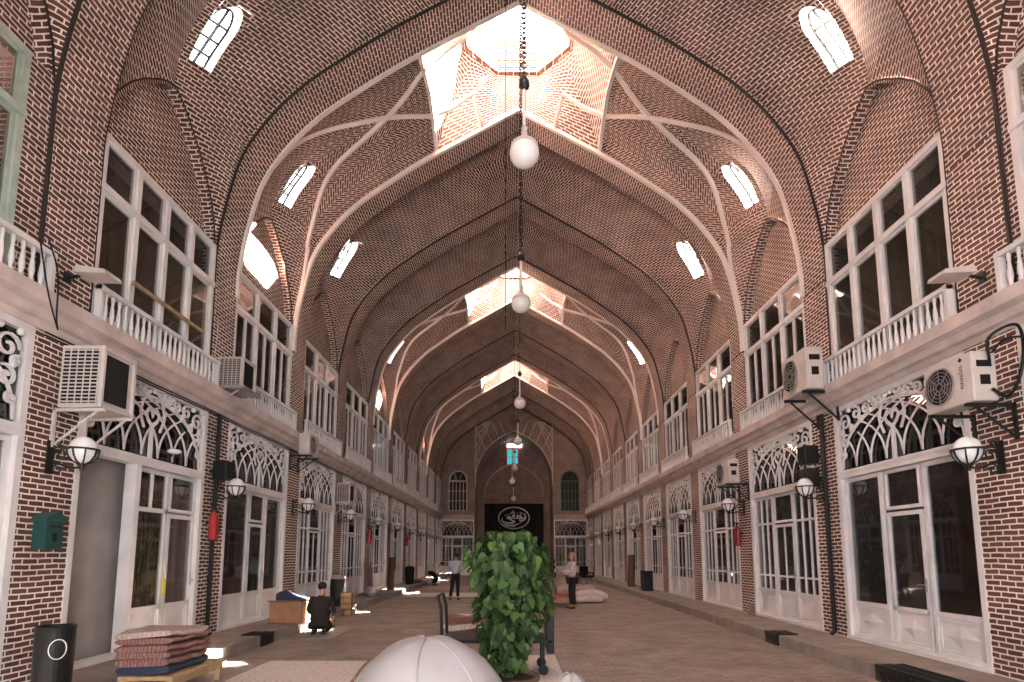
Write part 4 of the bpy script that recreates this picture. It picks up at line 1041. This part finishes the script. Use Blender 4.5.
# potted plants
def plant(loc, hgt, rad, nleaf, seed, label, ls=.115, zlo=.45, pot=True):
    rnd = random.Random(seed); t = empty('potted_plant', loc, label=label, cat='plant'); 
    m = MB(); m.lathe([(.16, 0), (.24, .05), (.30, .30), (.34, .33), (.34, .37), (.30, .37), (.28, .33), (.02, .325)], n=28); m.obj('pot', 'clay', t, smooth=False)
    m = MB(); m.lathe([(.02, .33), (.27, .345), (.02, .36)], n=16); m.obj('soil', 'soil', t)
    st = MB(); tips = []
    for i in range(16):
        a = rnd.uniform(0, 2*PI); q = rad*rnd.uniform(.2, .8); h = hgt*rnd.uniform(.6, .98)
        pts = interp([(rnd.uniform(-.06, .06), rnd.uniform(-.06, .06), .33), (q*.35*math.cos(a), q*.35*math.sin(a), .33+(h-.33)*.4), (q*math.cos(a), q*math.sin(a), h)], 5)
        st.tube(pts, .012, 5, rr=[.022-.0014*j for j in range(len(pts))]); tips.append(pts)
    st.obj('stems', 'stem', t)
    m = MB()
    hp = [(0,0),(.30,-.12),(.52,.06),(.56,.34),(.40,.68),(0,1.12),(-.40,.68),(-.56,.34),(-.52,.06),(-.30,-.12)]
    for i in range(nleaf):
        # leaves fill a shaggy column
        u = rnd.random(); z = zlo+(hgt-zlo)*u; a = rnd.uniform(0, 2*PI); prof_ = rad*(.72+.38*math.sin(min(1, u*1.25)*PI*.62))*(1.0 if u < .9 else .72)*(.62+.38*min(1, u*2.2))*(1+.20*math.sin(3*a+6*u+seed)+.14*math.sin(9*u+a+seed))
        q = prof_*(1-.75*rnd.random()**2.4)
        c = Vector((q*math.cos(a), q*math.sin(a), z)); s = ls*rnd.uniform(.65, 1.25)
        d = Vector((math.cos(a), math.sin(a), 0)); down = Vector((0, 0, -1))*rnd.uniform(.5, 1.1)+d*rnd.uniform(.1, .8)+Vector((rnd.uniform(-.5, .5), rnd.uniform(-.5, .5), rnd.uniform(-.2, .4))); down.normalize()
        nrm = (d*.8+Vector((0, 0, rnd.uniform(.2, 1.0)))+Vector((rnd.uniform(-.5, .5), rnd.uniform(-.5, .5), 0))); nrm = (nrm-down*nrm.dot(down)).normalized(); sd_ = down.cross(nrm)
        vs = [c+sd_*x*s+down*y*s-nrm*(abs(x)*.22*s)*-1-nrm*(y*y*.12*s) for x, y in hp]; ctr = [c+down*y*s-nrm*(y*y*.12*s+.03*s) for y in (.05, .6)]
        b = len(vs)
        m.add(vs+ctr, [(0,1,b),(1,2,b),(2,3,b),(3,b+1,b),(3,4,b+1),(4,5,b+1),(5,6,b+1),(6,7,b+1),(7,b,b+1),(7,8,b),(8,9,b),(9,0,b)])
    tag(m.obj('foliage', 'leaf', t, fix=False), kind='stuff'); return t
plant((-.20, 6.25, .024), 1.93, .365, 900, 4, 'tall bushy green potted plant with broad leaves in the middle', .098)
plant((.58, 17.9, .0), 1.95, .55, 330, 9, 'darker bushy plant behind the tall one beside the standing man', .12, .35)
t = empty('planter_box', (1.45, 18.6, 0), label='low red brown wooden box beside the darker plant', cat='planter')
m = MB(); m.box(-.38, .40, -.4, .3, .0, .12); m.obj('base', 'darkwood', t, bevel=.01); m = MB(); m.box(-.36, .38, -.38, .28, .12, .30); m.obj('body', 'wood', t, bevel=.02); m = MB(); m.box(-.4, .42, -.42, .32, .30, .38); m.obj('rim', 'red', t, bevel=.01)
# rug pile on the right
G1 = 'rolled rugs heaped on the floor to the right'
folded('folded_rug', 2.2, 20.9, .01, 1.5, 1.4, .42, 'rug_pink', 'rug_red', 'pink patterned rug heaped behind the white rolls', G1, folds=3, sag=.05)
def lying_roll(cx, cy, z, r, l, mat, label, rot):
    t = empty('rolled_rug', (cx, cy, z), rot, label=label, cat='rug', group=G1); m = MB(); G = []
    for i in range(15):
        u = -1+2*i/14; zz = r+.10*(1-u*u)*l/1.2 if l > .9 else r+.04*(1-u*u); rr = r*(1-.45*abs(u)**6)
        G.append([(u*l/2, rr*math.cos(2*PI*j/16)*1.1, zz+rr*math.sin(2*PI*j/16)) for j in range(17)])
    m.grid(G); m.add(G[0][:-1], [tuple(range(16))]); m.add(G[-1][:-1], [tuple(range(16))]); m.obj('roll', mat, t, smooth=True)
lying_roll(2.55, 19.95, .0, .17, 1.3, 'rug_pale', 'long white rug roll arched at the front of the heap', .15)
lying_roll(2.5, 19.55, .0, .11, .9, 'rug_pale', 'short white rug roll at the very front of the heap', .05)
# dark office chair far right
t = empty('office_chair', (4.0, 31.5, 0), .6, label='dark armchair standing on the floor at the far right', cat='chair')
m = MB(); m.box(-.3, .3, -.28, .28, .38, .5); m.obj('seat', 'black', t, bevel=.04); m = MB(); m.box(-.3, .3, .2, .32, .45, 1.0); m.obj('backrest', 'black', t, bevel=.04)
for x in (-.32, .32): m = MB(); m.box(x-.04, x+.04, -.25, .25, .6, .66); m.box(x-.03, x+.03, -.22, -.16, .4, .6); m.obj('armrest', 'black', t)
for x in (-.24, .24):
    for y in (-.22, .22): m = MB(); m.box(x-.025, x+.025, y-.025, y+.025, 0, .38); m.obj('leg', 'steel', t)
# patterned rugs displayed behind the glass of the first left shop
for x, w_, lab in ((1.72, .8, 'gold and black patterned rug hung behind the first left shop window'), (2.6, .66, 'brown and cream rug hung behind the first left shop door')):
    m = MB(); G = [[(x-w_/2+w_*j/12, .22+.012*math.sin(j*1.7), z) for j in range(13)] for z in (.55, 2.7)]; B = [[(a, b+.02, c) for a, b, c in r] for r in G]
    m.grid([G[0], G[1], B[1], B[0], G[0]]); o = m.obj('hanging_rug', 'rug_gold' if x < 2 else 'rug_pink'); loc, rz = place(-1, 1, .185); o.location = (loc[0]+.08, loc[1], loc[2]); o.rotation_euler.z = rz; tag(o, lab, 'rug')
m = MB(); m.box(-.04, .04, -.02, 0, 0, .28); m.tube([(0, -.01, .28), (0, -.01, .4)], .006, 5); o = m.obj('hanging_tag', 'yellow'); loc, rz = place(-1, 1, .185); o.location = (-W-.04+.02, S(1)+2.18-.08, 1.0); o.rotation_euler.z = rz; tag(o, 'yellow paper tag hanging on the first left shopfront', 'tag')
m = MB(); m.tube([(.75, -.03, 0), (2.7, -.03, 0)], .035, 4); o = m.obj('wooden_batten', 'wood'); loc, rz = place(-1, 1, 6.15); o.location = loc; o.location.z = 5.78; o.rotation_euler = (0, .0, rz); tag(o, 'long tan batten fixed across the first left upper window', 'batten')

# ------------------------------------------------------------------ people
def skin(name, joints, edges, mat, parent, sub=2):
    me = bpy.data.meshes.new(name); me.from_pydata([j[0] for j in joints], edges, []); o = bpy.data.objects.new(name, me); C.objects.link(o); o.parent = parent
    me.materials.append(M[mat]); s = o.modifiers.new('skin', 'SKIN'); s.use_smooth_shade = True
    if not me.skin_vertices: me.skin_vertices.new()
    d = me.skin_vertices[0].data
    for i, j in enumerate(joints):
        r = j[1]; d[i].radius = (r, r) if isinstance(r, (int, float)) else r
        d[i].use_root = (i == 0)
    ss = o.modifiers.new('sub', 'SUBSURF'); ss.levels = sub; ss.render_levels = sub; return o
def chain(start, pts): return pts
def person(loc, rz, label, P, shirt, pants, hair='hair'):
    """P: dict of joints in local metres, facing -y. The body is one surface; clothes are close-fitting children"""
    t = empty('person', loc, rz, label=label, cat='person')
    J = []; Ed = []
    def add(p, r, prev=None):
        J.append((p, r)); 
        if prev is not None: Ed.append((prev, len(J)-1))
        return len(J)-1
    pel = add(P['pelvis'], (.11, .09)); ch = add(P['chest'], (.13, .09), pel); nk = add(P['neck'], .05, ch); hd0 = add(P['head0'], (.058, .06), nk)
    hd1 = add(P['head1'], (.075, .088), hd0); hd2 = add(P['head2'], (.066, .078), hd1)
    hands = []
    for s in ('l', 'r'):
        sh = add(P['sh'+s], .05, ch); el = add(P['el'+s], .038, sh); wr = add(P['wr'+s], .025, el)
        w_, e_ = Vector(P['wr'+s]), Vector(P['el'+s]); d = (w_-e_).normalized(); pm = add(tuple(w_+d*.06), (.036, .018), wr)
        side_ = d.cross(Vector((0, 1, 0))); side_ = side_.normalized() if side_.length > .1 else Vector((1, 0, 0))
        for q, l in ((-.028, .075), (-.010, .09), (.010, .085), (.028, .065)):
            b = w_+d*.10+side_*q; f1 = add(tuple(b), .010, pm); f2 = add(tuple(b+d*l*.5), .0085, f1); add(tuple(b+d*l+Vector((0, -.012, 0))), .007, f2)
        tb = add(tuple(w_+d*.045+side_*.045), .012, pm); add(tuple(w_+d*.09+side_*.062), .009, tb)
        hp = add(P['hp'+s], .075, pel); kn = add(P['kn'+s], .052, hp); an = add(P['an'+s], .034, kn)
        toe = Vector(P['toe'+s]); add(tuple(toe), (.04, .026), an)
    skin('body', J, Ed, 'skin', t)
    # face: nose, ears, eyes, mouth
    h1 = Vector(P['head1']); up = (Vector(P['head2'])-h1).normalized(); fw = Vector(P.get('face', (0, -1, 0))); fw = (fw-up*fw.dot(up)).normalized(); rt = fw.cross(up)
    m = MB(); m.tube([tuple(h1+fw*.082+up*.02), tuple(h1+fw*.108-up*.018), tuple(h1+fw*.08-up*.024)], .012, 5)
    for s in (-1, 1): m.sphere(tuple(h1+rt*.078*s), .024, 8, 6, (.5, 1, 1.2))
    m.obj('face_features', 'skin', t, smooth=True)
    m = MB()
    for s in (-1, 1): m.sphere(tuple(h1+fw*.083+rt*.03*s+up*.022), .010, 8, 6)
    m.tube([tuple(h1+fw*.086-up*.045-rt*.022), tuple(h1+fw*.09-up*.047), tuple(h1+fw*.086-up*.045+rt*.022)], .004, 4); m.obj('eyes_and_mouth', 'hair', t)
    m = MB(); c = h1+up*.045-fw*.012; G = []
    for i in range(9):
        p = (PI*.56)*i/8; row = []
        for j in range(25):
            a = 2*PI*j/24; q = p*(1.0+.30*(-math.cos(a))) if i > 4 else p
            v = c+up*.098*math.cos(q)+(fw*math.cos(a)*.108+rt*math.sin(a)*.092)*math.sin(q); row.append(tuple(v))
        G.append(row)
    m.grid(G); m.obj('hair', hair, t, smooth=True, weld=True)
    # shirt / jacket
    J = []; Ed = []
    wst = Vector(P['pelvis']); k0 = add(tuple(wst+(Vector(P['chest'])-wst)*.05), P.get('wr0', (.145, .11))); 
    md = add(tuple(wst.lerp(Vector(P['chest']), .5)), (.165, .118), k0); k1 = add(P['chest'], (.185, .118), md); k2 = add(tuple(Vector(P['chest']).lerp(Vector(P['neck']), .72)), (.085, .075), k1); add(tuple(Vector(P['neck'])), .06, k2)
    for s in ('l', 'r'):
        sh = add(P['sh'+s], .072, k1); e1 = add(P['el'+s], .056, sh)
        add(tuple(Vector(P['el'+s]).lerp(Vector(P['wr'+s]), P.get('sleeve', .95))), .042, e1)
    if P.get('skirt'):   # long jacket tail
        a = add(P['skirt'], (.2, .16), k0)
    skin('shirt' if shirt != 'suit' else 'jacket', J, Ed, shirt, t)
    J = []; Ed = []
    k0 = add(P['pelvis'], (.16, .12)); 
    for s in ('l', 'r'):
        hp = add(P['hp'+s], .098, k0); kn = add(P['kn'+s], .075, hp); add(tuple(Vector(P['kn'+s]).lerp(Vector(P['an'+s]), .93)), .062, kn)
    skin('trousers', J, Ed, pants, t)
    for s in ('l', 'r'):
        an, toe = Vector(P['an'+s]), Vector(P['toe'+s]); J = []; Ed = []
        hl = an+(an-toe).normalized()*.03; hl.z = max(toe.z, .045) if P['an'+s][2] > .03 and not P.get('kneel') else an.z
        a0 = add(tuple(hl), .05); a1 = add(tuple(hl.lerp(toe, .55)), (.052, .045), a0); add(tuple(toe+(toe-an).normalized()*.03), (.046, .03), a1)
        skin('shoe', J, Ed, 'shoe', t, 1)
    return t
stand = dict(pelvis=(0, 0, .93), chest=(0, .01, 1.28), neck=(0, 0, 1.47), head0=(0, -.015, 1.54), head1=(0, -.03, 1.61), head2=(0, -.02, 1.67),
             shl=(.19, 0, 1.39), ell=(.25, .02, 1.13), wrl=(.24, -.08, .90), shr=(-.19, 0, 1.39), elr=(-.25, .02, 1.13), wrr=(-.24, -.08, .90),
             hpl=(.09, 0, .88), knl=(.11, -.01, .48), anl=(.12, .02, .08), toel=(.14, -.15, .035), hpr=(-.09, 0, .88), knr=(-.11, -.02, .48), anr=(-.13, .02, .08), toer=(-.15, -.15, .035))
# man in the blue shirt, seen from behind, walking away
P = dict(stand); P.update(ell=(.24, -.06, 1.13), wrl=(.14, -.24, 1.05), elr=(-.24, -.06, 1.13), wrr=(-.12, -.24, 1.03), neck=(0, -.03, 1.46), head0=(0, -.06, 1.52), head1=(0, -.09, 1.58), head2=(0, -.1, 1.64), anl=(.16, .06, .08), toel=(.18, -.1, .035))
person((-2.28, 21.0, 0), PI-.2, 'man in pale blue shirt and black trousers standing with his back turned', P, 'shirtblue', 'trousers')
P = dict(stand); P.update(ell=(.23, -.10, 1.15), wrl=(.10, -.34, 1.08), elr=(-.23, -.10, 1.15), wrr=(-.08, -.34, 1.1), sleeve=.9)
person((1.72, 17.75, 0), -PI/2+.25, 'grey haired man in white shirt and black trousers beside the darker plant', P, 'shirtwhite', 'trousers', 'greyhair')
kneel = dict(kneel=True, pelvis=(0, .06, .30), chest=(0, .0, .62), neck=(0, -.03, .82), head0=(0, -.05, .88), head1=(0, -.07, .95), head2=(0, -.07, 1.01),
             shl=(.19, -.01, .73), ell=(.26, -.05, .48), wrl=(.18, -.25, .36), shr=(-.19, -.01, .73), elr=(-.26, -.05, .48), wrr=(-.18, -.25, .36),
             hpl=(.10, .04, .27), knl=(.15, -.36, .10), anl=(.10, .16, .09), toel=(.10, .27, .05), hpr=(-.10, .04, .27), knr=(-.15, -.36, .10), anr=(-.10, .16, .09), toer=(-.10, .27, .05), wr0=(.2, .16), skirt=(0, .1, .2))
person((-4.22, 12.1, 0.012), PI*0+PI+.15, 'man in a dark suit kneeling on a mat with his back turned', kneel, 'suit', 'suit')
flat_rug(-4.6, -3.75, 11.5, 12.7, 'plaster', 'small prayer mat under the kneeling man', 'prayer_mat')
P = dict(stand); P.update(pelvis=(0, .2, .72), chest=(0, -.12, .98), neck=(0, -.3, 1.08), head0=(0, -.36, 1.10), head1=(0, -.43, 1.12), head2=(0, -.47, 1.16), shl=(.19, -.2, 1.04), ell=(.23, -.3, .78), wrl=(.16, -.42, .56), shr=(-.19, -.2, 1.04), elr=(-.23, -.3, .78), wrr=(-.16, -.42, .56), hpl=(.09, .18, .68), knl=(.14, -.12, .42), anl=(.12, .08, .08), toel=(.13, -.08, .035), hpr=(-.09, .18, .68), knr=(-.14, -.12, .42), anr=(-.12, .08, .08), toer=(-.13, -.08, .035))
person((-4.3, 30.3, 0), PI/2-.4, 'person in white shirt bending over bundles beside the far left kerb', P, 'shirtwhite', 'trousers')
